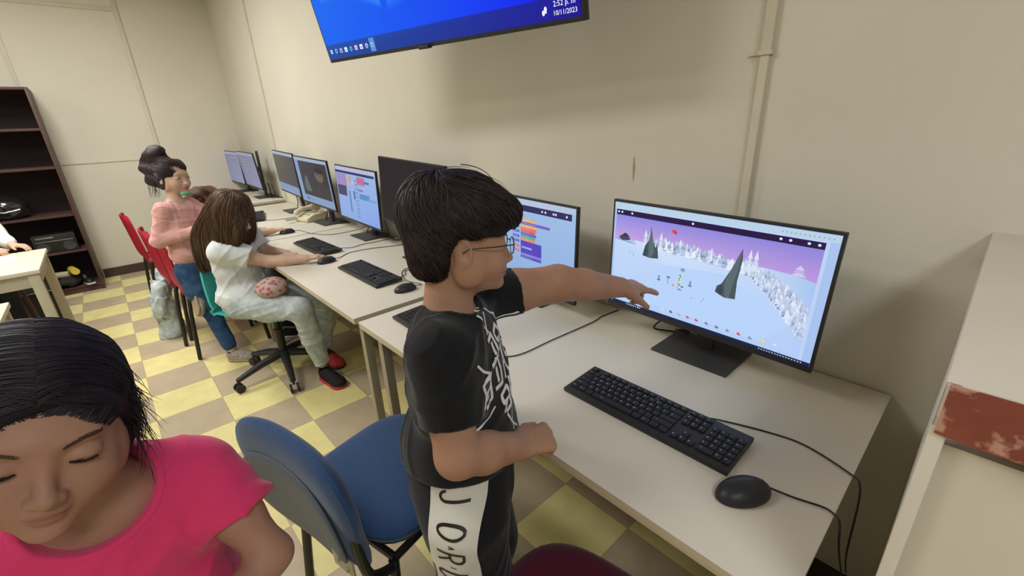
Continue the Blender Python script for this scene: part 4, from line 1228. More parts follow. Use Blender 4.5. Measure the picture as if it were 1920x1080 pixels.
def shoe(parent, heel, toe, mu, ms, sc=1.0, R=None, up=(0, 0, 1), name='shoe', extra=None):
    heel = np.array(heel, float); toe = np.array(toe, float); d = _n(toe - heel); up = np.array(up, float); up = _n(up - d * (up @ d)); sd = np.cross(d, up)
    L = np.linalg.norm(toe - heel); Rm = np.stack([sd, d, up], 1); S = SDF()
    S.ell(heel + d * .045 * sc + up * .045 * sc, (.036 * sc, .050 * sc, .048 * sc), Rm, 0)
    S.ell(heel + d * (L * .45) + up * .035 * sc, (.040 * sc, L * .34, .042 * sc), Rm, .02)
    S.ell(heel + d * (L - .055 * sc) + up * .026 * sc, (.045 * sc, .055 * sc, .032 * sc), Rm, .02)
    S.half(heel + up * .014 * sc, -up, .003); S.cap(heel + d * .04 * sc + up * .075 * sc, heel + d * .04 * sc + up * .16 * sc, .028 * sc, .03 * sc, .004, 's')
    V, F = surface(S, .005); o = np_mesh(name, V, F, mu, parent)
    S = SDF(); S.cap(heel + d * .04 * sc + up * .010 * sc, heel + d * (L - .05 * sc) + up * .010 * sc, .040 * sc, .047 * sc, 0)
    S.half(heel + up * .017 * sc, up, .002); S.half(heel + up * .001, -up, .002)
    V, F = surface(S, .005); np_mesh('sole', V, F, ms, o)
    b = MB()
    for i in range(4):
        c = heel + d * (L * .42 + i * .018 * sc) + up * (.079 - i * .008) * sc
        b.tube([tuple(c - sd * .02 * sc - up * .006), tuple(c + up * .001), tuple(c + sd * .02 * sc - up * .006)], .0022, 5)
    b.build('laces', extra or ms, o)
    return o

# ---------------------------------------------------------------- boy in black
def build_boy():
    base = (-.70, -.91, 0)
    root = person_root('person in a black printed t-shirt and glasses, standing and pointing at the snow scene monitor', base)
    hc = np.array((-.687, -.870, 1.222)); HR = euler_frame(332.9, 354.7, 357.8); sc = 1.0
    h = _n((.73, .68, 0)); rt = np.array((h[1], -h[0], 0)); BR = np.stack([rt, h, (0, 0, 1)], 1)
    C = lambda a, f_, z: np.array((-.692, -.905, 0)) + rt * a + h * f_ + np.array((0, 0, z))
    S = SDF(); W = head(S, hc, HR, sc)
    S.cap(hc + HR @ np.array((0, -.022, -.03)), C(0, -.012, 1.075), .046, .050, .02)
    S.cap(C(-.095, 0, 1.045), C(.095, 0, 1.045), .038, .038, .03)
    S.ell(C(0, 0, .95), (.115, .075, .15), BR, .03); S.ell(C(0, 0, .75), (.11, .08, .15), BR, .03)
    # right arm, bent, fist on the desk edge
    shR = C(.118, .0, 1.045); elR = np.array((-.568, -1.006, .860)); wrR = np.array((-.566, -.856, .792))
    S.chain([shR, shR * .5 + elR * .5, elR], [.046, .045, .040], .02)
    S.chain([elR, elR * .6 + wrR * .4, wrR], [.041, .041, .029], .015)
    dR = _n((.30, .95, -.05))
    hand(S, wrR, dR, (-.45, .1, -.9), (-.9, .2, .4), 1.14, curls=((70, 95, 60),) * 4, thumb=(.7, .45, .5), thumb_curl=50, rf=1.12, spread=3, k=.003)
    # left arm pointing
    shL = C(-.135, .01, 1.055); elL = np.array((-.705, -.575, 1.048)); wrL = np.array((-.645, -.385, .998))
    S.chain([shL, shL * .5 + elL * .5, elL], [.050, .051, .046], .02)
    S.chain([elL, elL * .6 + wrL * .4, wrL], [.046, .041, .028], .015)
    tip = np.array((-.622, -.208, .960)); dL = _n(tip - wrL)
    hand(S, wrL, dL, (-.2, -.25, -1), (1, .1, -.25), 1.14, curls=((6, 8, 4), (62, 70, 40), (70, 80, 50), (72, 80, 50)), thumb=(.75, .5, .5), thumb_curl=10, spread=2)
    # legs
    for a in (.062, -.062):
        S.chain([C(a, 0, .62), C(a, .01, .36), C(a, -.01, .10)], [.07, .048, .034], .02)
    V, F = surface(S, .0032); lip = lip_attr(hc, HR, sc)
    body = np_mesh('body', V, F, M_skin, root, {'lip': lip(V)}); bv = bvh_of(V, F)
    # hair
    S = SDF()
    def E(p, r, k=.02, op='u'): S.ell(W(*p), np.array(r) * sc, HR, k, op)
    E((0, -.014, .052), (.086, .106, .080), 0); E((0, -.062, -.010), (.066, .046, .070), .02); E((0, .064, .058), (.070, .046, .034), .025)
    E((0, -.055, .075), (.07, .06, .05), .02)
    E((0, .098, -.032), (.085, .060, .064), .012, 's')
    for q in (-1, 1):
        E((q * .082, -.004, -.026), (.030, .030, .036), .012, 's'); E((q * .06, .05, -.03), (.04, .05, .05), .012, 's')
    E((0, -.02, -.10), (.08, .07, .045), .01, 's')
    S.disp(waves(.0035, (60, 130), 5, 6, (1, 1, .5)))
    V, F = surface(S, .004); hair = np_mesh('hair', V, F, M_hair_b, root); hb = bvh_of(V, F)
    def zend(q):
        x, y, z = q
        if y > .035: return .034 + .10 * abs(x)
        if y > -.02: return .022
        return -.072
    P = comb(W, (0, -.012, .050), (.089, .110, .086), (.15, -.35, 1), 3000, zend, swirl=.35, seed=3)
    P1 = comb(W, (0, -.03, .010), (.080, .090, .092), (.0, -.15, 1), 1500, zend, swirl=.1, seed=6)
    P1 = P1[[i for i in range(len(P1)) if (HR.T @ (P1[i][-1] - hc))[1] < .02]]
    P = hair_snap(np.concatenate([P, P1]), hb, .0005, .005)
    P2 = comb(W, (0, -.012, .054), (.092, .114, .090), (.15, -.5, 1), 34, lambda q: zend(q) - .008, swirl=.5, seed=4, jit=.03, lift=.02)
    strands('hair_strands', np.concatenate([P, P2]), .0010, M_hair_b2, root)
    P = snap(brows(W, sc, root, HR), bv, .0006); strands('eyebrows', P, .0006, M_brow, root)
    eyes(W, HR, sc, root, (0.0, 1, -.1))
    # glasses
    b = MB()
    for q in (-1, 1):
        ring = [W(q * .031 + .020 * math.cos(a), .094 - .25 * abs(q * .031 + .022 * math.cos(a)) * .3, -.002 + .016 * math.sin(a)) for a in [2 * PI * i / 20 for i in range(21)]]
        b.tube(ring, .0011, 6, caps=False)
        b.tube([W(q * .051, .088, .003), W(q * .073, .05, .004), W(q * .0765, .0, .002), W(q * .076, -.012, -.006)], .0012, 6)
    b.tube([W(-.010, .093, .002), W(0, .096, .004), W(.010, .093, .002)], .0011, 6)
    gl = b.build('glasses', M_blk, root)
    b = MB()
    for q in (-1, 1):
        ring = [tuple(W(q * .031 + .019 * math.cos(a), .0935 - .25 * abs(q * .031 + .021 * math.cos(a)) * .3, -.002 + .015 * math.sin(a))) for a in [2 * PI * i / 20 for i in range(20)]]
        b.add(ring, [tuple(range(20))])
    b.build('lenses', M_glass, gl)
    # t-shirt
    S = SDF()
    S.ell(C(0, -.003, .965), (.132, .098, .150), BR, 0); S.ell(C(0, .002, .80), (.130, .112, .20), BR, .05); S.ell(C(0, -.016, .75), (.136, .127, .13), BR, .04)
    S.cap(C(-.105, -.003, 1.045), C(.105, -.003, 1.045), .050, .050, .05)
    S.sleeve([shR + (0, 0, -.002), shR * .25 + elR * .75], [.056, .058], shR * .36 + elR * .64, elR - shR)
    S.sleeve([shL, shL * .40 + elL * .60], [.060, .061], shL * .54 + elL * .46, elL - shL)
    wv = waves(.0030, (18, 45), 11, 6, (1, 1, .6)); S.disp(wv); S.disp(creases(.0036, (22, 48), 12, 5, (1, 1, .7)))
    S.half(C(0, 0, .758), (0, 0, -1), .004)
    nk = C(0, .012, 1.115); S.ell(nk, (.066, .066, .040), BR, .004, 's')
    V, F = surface(S, .0042); shirt = np_mesh('t_shirt', V, F, M_black_tee, root); sv = bvh_of(V, F)
    collar(S, nk, (.066, .066, .040), BR, .011, .0035, 'collar', M_black_tee, shirt)
    # chest print: jagged white lettering
    G = []
    r = random.Random(9)
    def z1(x, y, s, k):
        g = {0: [[(-1, 1), (.2, .6), (-.7, .1), (.5, -.3), (-.6, -1)], [(.2, 1), (.7, .2), (.1, -.9)]],
             1: [[(-.8, .9), (-.8, -.9), (.5, -1.0)], [(-.8, .9), (.8, .7), (.7, -.1), (-.7, .0)], [(.0, .0), (.9, -.9)]],
             2: [[(-.6, -1), (0, 1.1), (.7, -1)], [(-.4, -.1), (.6, .0)]],
             3: [[(.8, .8), (-.5, 1), (-.8, 0), (-.5, -.9), (.8, -.8)], [(.1, .5), (.1, -.6)]]}[k]
        for st in g: G.append((.0088, [(x + a * s * .019, y + c_ * s * .025) for a, c_ in st]))
    for row, (y, s, ks) in enumerate(((.062, 1.0, (2, 1, 3)), (.005, 1.25, (0, 1, 2, 3, 1)), (-.055, 1.0, (3, 0, 1)))):
        for i, k in enumerate(ks): z1((i - (len(ks) - 1) / 2) * .042 * s, y + r.uniform(-.004, .004), s, k)
    for x0, y0, x1, y1 in ((-.05, .09, -.01, .12), (.05, .09, .0, .125), (.09, .03, .13, .07), (.10, -.01, .145, -.03), (.05, -.09, .01, -.15), (.02, -.08, .03, -.145), (-.04, -.09, -.01, -.13), (-.09, .03, -.13, .06), (.08, -.05, .12, -.09), (.035, .085, .05, .13)):
        G.append((.005, [(x0, y0), ((x0 + x1) / 2 + .006, (y0 + y1) / 2), (x1, y1)]))
    b = project_strokes(sv, G, C(0, .4, .965), rt, (0, 0, 1), -h, .007)
    b.build('chest_print', mat('white_ink', '#d9d9dc', .7), shirt, smooth=None)
    # trousers
    S = SDF()
    S.ell(C(0, -.014, .68), (.128, .120, .17), BR, 0)
    for a in (.068, -.068):
        S.chain([C(a, 0, .62), C(a * 1.05, .012, .37), C(a, -.008, .10)], [.096, .082, .060], .025)
    S.disp(waves(.004, (18, 45), 21, 6)); S.disp(creases(.003, (22, 50), 22, 4)); S.half(C(0, 0, .085), (0, 0, -1), .004)
    V, F = surface(S, .006); tr = np_mesh('trousers', V, F, M_black_pants, root); tv = bvh_of(V, F)
    # white side panel with lettering (outer side of the right leg)
    nd = _n(rt * .93 - h * .22 + np.array((0, 0, 0))); ud = _n(np.cross((0, 0, 1.), nd)); 
    NU, NV = 16, 74; V = []; F = []; ok = {}
    for i in range(NU + 1):
        for j in range(NV + 1):
            u = (i / NU - .5) * .108; z = .775 - .61 * j / NV
            p0 = C(.068, .012, z) + ud * (u - .000) + nd * .25
            loc, nor, _, _ = tv.ray_cast(Vector(p0), Vector(-nd))
            if loc is None: continue
            if nor.dot(Vector(nd)) < 0: nor = -nor
            ok[(i, j)] = len(V); V.append(tuple(loc + nor * .0025 + Vector(nd) * .001))
    for i in range(NU):
        for j in range(NV):
            q = [(i, j), (i + 1, j), (i + 1, j + 1), (i, j + 1)]
            if all(x in ok for x in q): F.append(tuple(ok[x] for x in q))
    b = MB(); b.add(V, F); pn = b.build('side_panel', mat('white_jersey_panel', '#cfccc4', .8, var=.05), tr)
    pv = bvh_of(V, F)
    def arcp(cx, cy, rx, ry, a0, a1, n=14): return [(cx + rx * math.cos(math.radians(a0 + (a1 - a0) * i / n)), cy + ry * math.sin(math.radians(a0 + (a1 - a0) * i / n))) for i in range(n + 1)]
    # letters in their own frame: x to the right, y up, height 1
    Lt = {'J': [[(.35, 1), (.35, .2)] + arcp(.18, .2, .17, .2, 0, -180, 8)],
          'O': [arcp(.22, .5, .2, .5, 90, 450, 20)],
          'R': [[(.04, 0), (.04, 1), (.22, 1)] + arcp(.22, .75, .2, .25, 90, -90, 10) + [(.04, .5)], [(.2, .5), (.44, 0)]],
          'D': [[(.04, 0), (.04, 1), (.16, 1)] + arcp(.16, .5, .26, .5, 90, -90, 14) + [(.04, 0)]],
          'A': [[(0, 0), (.22, 1), (.44, 0)], [(.08, .36), (.36, .36)]],
          'N': [[(.03, 0), (.03, 1), (.42, 0), (.42, 1)]], 'I': [[(.2, 0), (.2, 1)]]}
    H_ = .060; z0 = .022
    uu = ud if ud @ np.array(CR) > 0 else -ud
    def put(ch, zc, hh, wd, uoff=-.5):
        G = [(wd, [((y + uoff) * hh, -zc - (x - .22) * hh * 1.05) for x, y in st]) for st in Lt[ch]]
        b = project_strokes(pv, G, C(.068, .012, .744) + nd * .25, uu, (0, 0, 1), -nd, .006, off=.0012)
        b.build('letter', M_blk, pn, smooth=None)
    for ch, zc in zip('JORDAN', (0, .058, .115, .172, .229, .286)): put(ch, z0 + zc, H_, .0062)
    for ch, zc in zip('AIR', (.087, .144, .201)): put(ch, z0 + zc, .014, .0024, -.15)
    for a in (.075, -.075):
        hl = C(a, -.06, 0.002); shoe(root, hl, hl + h * .225, M_black_pants, mat('white_rubber', '#bdb8b0', .6))
    for o in list(root.children_recursive):
        pass
    return root
def fix_local(root):
    """children built in world coordinates under an already shifted parent"""
    pass
boy = build_boy()

def build_near_girl():
    base = (-.72, -1.475, 0)
    root = person_root('person in a bright pink t-shirt with dark hair, close to the camera and looking down', base)
    hc = np.array((-.676, -1.483, 1.134)); HR = euler_frame(272.3, 356.4, 346.1); sc = 1.0
    h = _n((1, .04, 0)); rt = np.array((h[1], -h[0], 0)); BR = np.stack([rt, h, (0, 0, 1)], 1)
    C = lambda a, f_, z: np.array((-.715, -1.475, 0)) + rt * a + h * f_ + np.array((0, 0, z))
    S = SDF(); W = head(S, hc, HR, sc, slit=(.0015, -.0055), lip=.82)
    S.cap(hc + HR @ np.array((0, -.02, -.04)), C(0, .0, 1.0), .041, .046, .02)
    S.cap(C(-.095, 0, .968), C(.095, 0, .968), .034, .034, .04)
    S.ell(C(0, 0, .90), (.10, .07, .13), BR, .03); S.ell(C(0, 0, .72), (.10, .075, .14), BR, .03)
    shL = C(-.110, .012, .962); elL = np.array((-.625, -1.318, .832)); wrL = np.array((-.565, -1.440, .790))
    S.chain([shL, shL * .5 + elL * .5, elL], [.034, .031, .027], .02); S.chain([elL, elL * .6 + wrL * .4, wrL], [.028, .028, .020], .015)
    hand(S, wrL, (.1, -1, -.15), (-1, 0, -.2), (0, 0, 1), .88, curls=((25, 30, 20),) * 4)
    shR = C(.115, .0, .975); elR = C(.18, .01, .80); wrR = C(.09, .15, .78)
    S.chain([shR, elR], [.038, .031], .02); S.chain([elR, wrR], [.032, .022], .015)
    hand(S, wrR, (.2, 1, -.1), (-1, 0, -.3), (0, 0, 1), .88, curls=((25, 30, 20),) * 4)
    for a in (.055, -.055): S.chain([C(a, 0, .58), C(a, .01, .33), C(a, -.01, .09)], [.062, .044, .03], .02)
    V, F = surface(S, .0026); body = np_mesh('body', V, F, M_skin2, root, {'lip': .65 * lip_attr(hc, HR, sc, rad=(.0195, .02, .0088))(V)}); bv = bvh_of(V, F)
    eyes(W, HR, sc, root, (0, .8, -.6))
    P = snap(brows(W, sc, root, HR, 130), bv, .0004); strands('eyebrows', P, .00032, mat('soft_brow', '#54392f', .7), root)
    # eyelashes along the lid slit
    r = random.Random(4)
    for q in (-1, 1):
        L = []
        for i in range(56):
            u = i / 55 * 2 - 1; x = q * .0305 + u * .0108; z = -.0040 - .0014 * (1 - u * u); y = .0802 - .0030 * u * u
            L.append([W(x, y - .001, z + .0006), W(x + u * .0006, y + .0012, z - .0003), W(x + u * .001, y + .0024, z - .0010 + r.uniform(-.0004, .0004))])
        strands('eyelashes', L, .0003, mat('lash_black', '#150f10', .6), root)
    # hair
    S = SDF()
    def E(p, r, k=.015, op='u'): S.ell(W(*p), np.array(r) * sc, HR, k, op)
    E((0, -.016, .040), (.0755, .0945, .078), 0)
    for q in (-1, 1): E((q * .064, -.030, -.022), (.021, .048, .058), .02)
    E((0, -.07, -.02), (.060, .035, .055), .02)
    E((0, .100, -.030), (.073, .070, .095), .010, 's')
    for q in (-1, 1): E((q * .068, .062, -.050), (.030, .036, .050), .010, 's')
    S.disp(waves(.0014, (80, 160), 8, 6, (.6, 1, 1)))
    V, F = surface(S, .003); np_mesh('hair', V, F, M_hair_n, root); hb = bvh_of(V, F)
    rs = np.random.RandomState(12); P = []
    for i in range(4600):
        q = 1 if i % 2 else -1; y0 = rs.uniform(-.10, .080); t0 = rs.uniform(0, .8) if i % 3 else 0; t1 = min(1, t0 + rs.uniform(.3, .9)); pts = []
        for t in np.linspace(t0, t1, 14):
            a = .0 + t * 2.0; y = y0 - .020 * t - .035 * t * t * (y0 > 0)
            k = max(.05, 1 - ((y + .016) / .100) ** 2) ** .5
            pts.append((q * .081 * math.sin(a) * k + .0, y, .042 + .081 * math.cos(a) * k))
        P.append(np.array([W(*p) for p in pts]))
    for i in range(1700):
        q = 1 if i % 2 else -1; u = rs.uniform(0, 1) ** .8; a = u * 1.25; inn = rs.uniform(0, .018)
        st0 = np.array((q * .080 * math.sin(a), .084 * math.cos(a * .9) - inn, .070 - .076 * u * u + inn * .9)); en = np.array((q * .086, -.035 + rs.uniform(-.02, .02), -.045 + rs.uniform(-.02, .02)))
        md = np.array((q * (.045 + .045 * u), .058 - .03 * u, .055 - .04 * u * u)); tt = np.linspace(0, rs.uniform(.6, 1), 14)[:, None]
        P.append(np.array([W(*p) for p in (st0 * (1 - tt) ** 2 + 2 * md * tt * (1 - tt) + en * tt * tt)]))
    P = hair_snap(np.array(P), hb, .0002, .0028)
    Bh = []
    for i in range(420):
        q = 1 if i % 2 else -1; u = rs.uniform(0, .78); a = u * 1.25
        p0 = W(q * .080 * math.sin(a), .090 * math.cos(a * .9), .060 - .074 * u * u + rs.uniform(-.003, .004)); p1 = W(q * (.080 * math.sin(a) + .030 * (1 - u) + .006), .070 * math.cos(a * .9) - .018 * u - .004, .076 - .074 * u * u + rs.uniform(-.006, .004))
        l0, n0, _, _ = bv.find_nearest(Vector(p0)); l1, n1, _, _ = hb.find_nearest(Vector(p1)); a0 = np.array(l0) + np.array(n0) * .0005; a1 = np.array(l1) + np.array(n1) * .0012
        Bh.append([a0 + (a1 - a0) * t + np.array(n0) * .0035 * math.sin(PI * t) for t in np.linspace(0, 1, 14)])
    strands('hairline_strands', np.array(Bh), .00042, M_hair_n2, root)
    st = strands('hair_strands', P, .00062, M_hair_n2, root)
    loose = {-1: [], 1: []}
    for i in range(210):
        q = -1 if i % 4 else 1
        y0 = rs.uniform(-.085, .02); z0 = rs.uniform(-.03, .04); ln = rs.uniform(.05, .115) * (1.15 if rs.rand() < .2 else .8); out = rs.uniform(.0, .35) ** 1.3 * 1.6; bk = rs.uniform(-.5, .25); cv = rs.randn(2) * .012
        pts = []
        for t in np.linspace(0, 1, 14):
            pts.append((q * (.078 + out * .06 * t + .006 * math.sin(t * 3)) + cv[0] * t * t, y0 + bk * .05 * t + cv[1] * t * t, z0 - ln * t + .01 * t * t))
        loose[q].append(np.array([W(*p) for p in pts]))
    for q in (-1, 1): strands('loose_hair', np.array(loose[q]), .0006, M_hair_n2, root, taper=.1)
    # t-shirt
    S = SDF()
    S.ell(C(0, .0, .92), (.130, .088, .13), BR, 0); S.ell(C(0, .01, .72), (.125, .10, .19), BR, .05)
    S.cap(C(-.095, 0, .964), C(.095, 0, .964), .048, .048, .05)
    mid = shL * .50 + elL * .50; sdir = _n(elL - shL)
    S.sleeve([shL + (0, 0, .002), mid + sdir * .03], [.045, .056], mid, sdir, .025)
    midR = shR * .45 + elR * .55; S.sleeve([shR, midR + (elR - shR) * .2], [.050, .056], midR, elR - shR, .03)
    def fold(P):
        q = P - np.array(shL, np.float32); t = q @ sdir.astype(np.float32)
        return (.0035 * np.sin(np.clip(t, 0, 1) * 95 + P[:, 0] * 60) * np.clip(t * 14, 0, 1) * (np.linalg.norm(q, axis=1) < .16)).astype(np.float32)
    S.disp(waves(.0025, (22, 55), 31, 6, (1, 1, .7))); S.disp(creases(.0030, (28, 60), 33, 5, (1, 1, .7))); S.disp(fold)
    def cut(p, n, c, rad):
        p = np.array(p, np.float32); n_ = _n(n).astype(np.float32); c = np.array(c, np.float32)
        S.p.append(('i', 0, lambda P: np.where(np.linalg.norm(P - c, axis=1) < rad, (P - p) @ n_, -1.0).astype(np.float32)))
    S.half(C(0, 0, .60), (0, 0, -1), .004)
    S.ell(C(0, .044, 1.032), (.068, .078, .066), BR, .004, 's')
    V, F = surface(S, .0035); sh = np_mesh('t_shirt', V, F, mat('pink_cotton', '#d63a6c', .85, .15, var=.05, vscale=20, bump=.3, bscale=400, sheen=.2), root)
    collar(S, C(0, .044, 1.032), (.068, .078, .066), BR, .009, .003, 'collar', MATS['pink_cotton'], sh)
    # trousers, shoes
    S = SDF(); S.ell(C(0, 0, .60), (.115, .095, .08), BR, 0)
    for a in (.058, -.058): S.chain([C(a, 0, .58), C(a, .01, .33), C(a, -.01, .10)], [.075, .06, .045], .02)
    S.half(C(0, 0, .09), (0, 0, -1), .003); V, F = surface(S, .008); np_mesh('trousers', V, F, mat('grey_leggings', '#4a4a52', .85, .2), root)
    for a in (.06, -.06):
        p = C(a, -.05, .002); shoe(root, p, p + h * .19, mat('white_canvas', '#b8b4ac', .8), mat('white_rubber', '#bdb8b0', .6), .85)
build_near_girl()

def simple_torso(S, C, BR, zs, zh, ws=.10, dp=.07):
    S.cap(C(-ws, 0, zs), C(ws, 0, zs), .04, .04, .04)
    S.ell(C(0, 0, (zs + zh) / 2), (ws, dp, (zs - zh) / 2 + .03), BR, .04)
def local_cut(S, p, n, c, rad):
    p = np.array(p, np.float32); n_ = _n(n).astype(np.float32); c = np.array(c, np.float32)
    S.p.append(('i', 0, lambda P: np.where(np.linalg.norm(P - c, axis=1) < rad, (P - p) @ n_, -1.0).astype(np.float32)))

def build_white_girl():
    base = (-2.78, -.92, 0)
    root = person_root('person with long brown hair in a white t-shirt sitting on the teal swivel chair', base)
    hc = np.array((-2.725, -.893, 1.025)); HR = yaw_frame(.72, .69, math.radians(-22)); sc = 1.02
    h = _n((.80, .60, 0)); rt = np.array((h[1], -h[0], 0)); BR = np.stack([rt, h, (0, 0, 1)], 1)
    C = lambda a, f_, z: np.array((-2.79, -.925, 0)) + rt * a + h * f_ + np.array((0, 0, z))
    S = SDF(); W = head(S, hc, HR, sc, fine=False)
    S.cap(hc + HR @ np.array((0, -.02, -.04)), C(0, .03, .87), .042, .048, .02)
    simple_torso(S, C, BR, .86, .56)
    shR = C(.115, .04, .855); elR = np.array((-2.618, -.795, .765)); wrR = np.array((-2.495, -.640, .772))
    S.chain([shR, shR * .5 + elR * .5, elR], [.040, .038, .032], .02); S.chain([elR, elR * .6 + wrR * .4, wrR], [.033, .032, .023], .015)
    hand(S, wrR, (.45, .85, .06), (0, 0, -1), (-.9, .4, 0), .95, curls=((18, 22, 12), (20, 24, 14), (22, 26, 14), (24, 28, 16)), thumb=(.8, .6, .1))
    shL = C(-.115, .05, .855); elL = np.array((-2.77, -.70, .775)); wrL = np.array((-2.70, -.665, .775))
    elL = np.array((-2.80, -.765, .79)); wrL = np.array((-2.690, -.680, .768))
    S.chain([shL, elL], [.040, .032], .02); S.chain([elL, wrL], [.033, .024], .015)
    hand(S, wrL, (.95, .30, -.0), (0, 0, -1), (.1, -1, 0), .92, curls=((20, 25, 15),) * 4)
    hipR = C(.075, .02, .535); kR = np.array((-2.425, -.738, .520)); aR = np.array((-2.530, -.668, .11))
    hipL = C(-.075, .02, .535); kL = np.array((-2.56, -.565, .515)); aL = np.array((-2.73, -.575, .11))
    for H_, K_, A_ in ((hipR, kR, aR), (hipL, kL, aL)):
        S.chain([H_, K_, A_], [.065, .045, .030], .02)
    V, F = surface(S, .0045); np_mesh('body', V, F, M_skin3, root, {'lip': lip_attr(hc, HR, sc)(V)}); eyes(W, HR, sc, root)
    # hair: mass plus strands falling over the face and down the back
    S = SDF(); S.ell(W(0, -.012, .040), (.083, .100, .083), HR, 0)
    bk = [W(0, -.035, .04), C(.0, -.075, .97), C(.02, -.095, .86), C(.04, -.11, .76)]
    S.chain(bk, [.066, .078, .084, .045], .03, (rt * 0 + h, 1.7))
    rs_ = [W(.05, .0, .04), W(.066, .01, -.03), W(.068, .02, -.10), W(.066, .04, -.17)]
    S.chain(rs_, [.030, .026, .022, .012], .03)
    S.chain([W(-.05, .0, .04), W(-.066, .02, -.04), W(-.066, .04, -.12)], [.03, .026, .014], .03)
    S.chain([W(.045, .045, .06), W(.064, .058, .0), W(.064, .065, -.09)], [.026, .022, .012], .02)
    S.disp(waves(.0015, (60, 120), 9, 6, (1, 1, .1))); V, F = surface(S, .005)
    np_mesh('hair', V, F, M_hair_l, root); hb = bvh_of(V, F)
    top = W(.01, -.01, .128)
    G = []
    for a in np.linspace(-150, 210, 19):
        ca, sa = math.cos(math.radians(a)), math.sin(math.radians(a))       # a=0 right side, 90 front, -90 back
        f_ = max(0, sa); bq = max(0, -sa)
        if 72 < a < 112: continue
        p1 = W(.058 * ca, .066 * sa - .01, .112); p2 = W(.093 * ca, .104 * sa - .012, .045)
        if bq > .35:
            p3 = C(.098 * ca, -.100 - .055 * bq, .95); p4 = C(.104 * ca + .01, -.112 - .058 * bq, .84); p5 = C(.075 * ca + .035, -.118 - .045 * bq, .70 + .03 * abs(ca))
        elif f_ > .5:
            sg = 1 if ca > 0 else -1
            p3 = W(.076 * sg + .012 * ca, .090 * sa + .008, -.03); p4 = W(.078 * sg + .012 * ca, .096 * sa + .006, -.10); p5 = W(.070 * sg, .100 * sa, -.19)
        else:
            p3 = W(.103 * ca, .095 * sa + .005, -.05); p4 = W(.104 * ca, .09 * sa + .02, -.13); p5 = W(.095 * ca, .08 * sa + .035, -.22)
        G.append([top, p1, p2, p3, p4, p5])
    P = fan(G, 4200, 20, 5, jit=.004, wob=.0010, start=(0, .35), end=(.85, 1.0)); strands('hair_strands', P, .0017, M_hair_l2, root)
    # t-shirt
    Mw = mat('white_tee', '#d3d9d8', .85, .15, var=.04, bump=.25, bscale=300)
    S = SDF(); S.cap(C(-.10, .02, .845), C(.10, .02, .845), .055, .055, .05); S.ell(C(0, .0, .74), (.132, .105, .15), BR, .05); S.ell(C(0, .01, .58), (.15, .135, .10), BR, .05)
    mR = shR * .42 + elR * .58; S.sleeve([shR, mR + (elR - shR) * .2], [.053, .060], mR, elR - shR); mL = shL * .4 + elL * .6; S.sleeve([shL, mL + (elL - shL) * .2], [.053, .058], mL, elL - shL)
    S.disp(waves(.0035, (25, 60), 41, 6)); S.disp(creases(.0045, (26, 55), 42, 6));
    S.half(C(0, 0, .49), (0, 0, -1), .01); S.ell(C(0, .05, .915), (.062, .065, .045), BR, .004, 's')
    V, F = surface(S, .005); np_mesh('t_shirt', V, F, Mw, root)
    # jeans
    def denim(name, c1, c2, sc_=26):
        if name in MATS: return MATS[name]
        m = mat(name, c1, .9, .1, var=.1, bump=.3, bscale=400); nt = m.node_tree; N = nt.nodes
        nz = N.new('ShaderNodeTexNoise'); nz.inputs['Scale'].default_value = sc_; nz.inputs['Detail'].default_value = 5; tc = N.new('ShaderNodeTexCoord'); nt.links.new(tc.outputs['Object'], nz.inputs[0])
        rp = N.new('ShaderNodeMapRange'); rp.inputs['From Min'].default_value = .42; rp.inputs['From Max'].default_value = .62; nt.links.new(nz.outputs[0], rp.inputs[0])
        mx = N.new('ShaderNodeMix'); mx.data_type = 'RGBA'; nt.links.new(rp.outputs[0], mx.inputs[0]); mx.inputs[6].default_value = (*rgb(c1), 1); mx.inputs[7].default_value = (*rgb(c2), 1)
        nt.links.new(mx.outputs[2], N['Principled BSDF'].inputs['Base Color']); return m
    global M_acid, M_denim
    M_acid = denim('acid_wash_denim', '#a9b5b8', '#c0c9c8'); M_denim = denim('blue_denim', '#2f4a6c', '#3e5a7c')
    S = SDF(); S.ell(C(0, -.01, .54), (.125, .11, .075), BR, 0)
    for H_, K_, A_ in ((hipR, kR, aR), (hipL, kL, aL)):
        S.chain([H_, H_ * .5 + K_ * .5, K_], [.080, .076, .060], .03); S.chain([K_, K_ * .5 + A_ * .5, A_ + (0, 0, .01)], [.060, .054, .042], .025)
    S.disp(waves(.0025, (30, 80), 43, 7)); S.disp(creases(.0040, (30, 65), 44, 6))
    for A_, K_ in ((aR, kR), (aL, kL)): local_cut(S, A_ + (0, 0, .012), A_ - K_, A_, .09)
    V, F = surface(S, .005); np_mesh('jeans', V, F, M_acid, root)
    Mr = mat('red_rubber', '#b8323c', .5, .3)
    shoe(root, (-2.562, -.672, .004), (-2.335, -.632, .004), mat('black_knit', '#201e22', .75, .2), Mr, 1.0, extra=M_blk)
    shoe(root, (-2.775, -.575, .004), (-2.56, -.545, .004), mat('red_knit', '#b8323c', .6, .3), M_blk, 1.0)
build_white_girl()
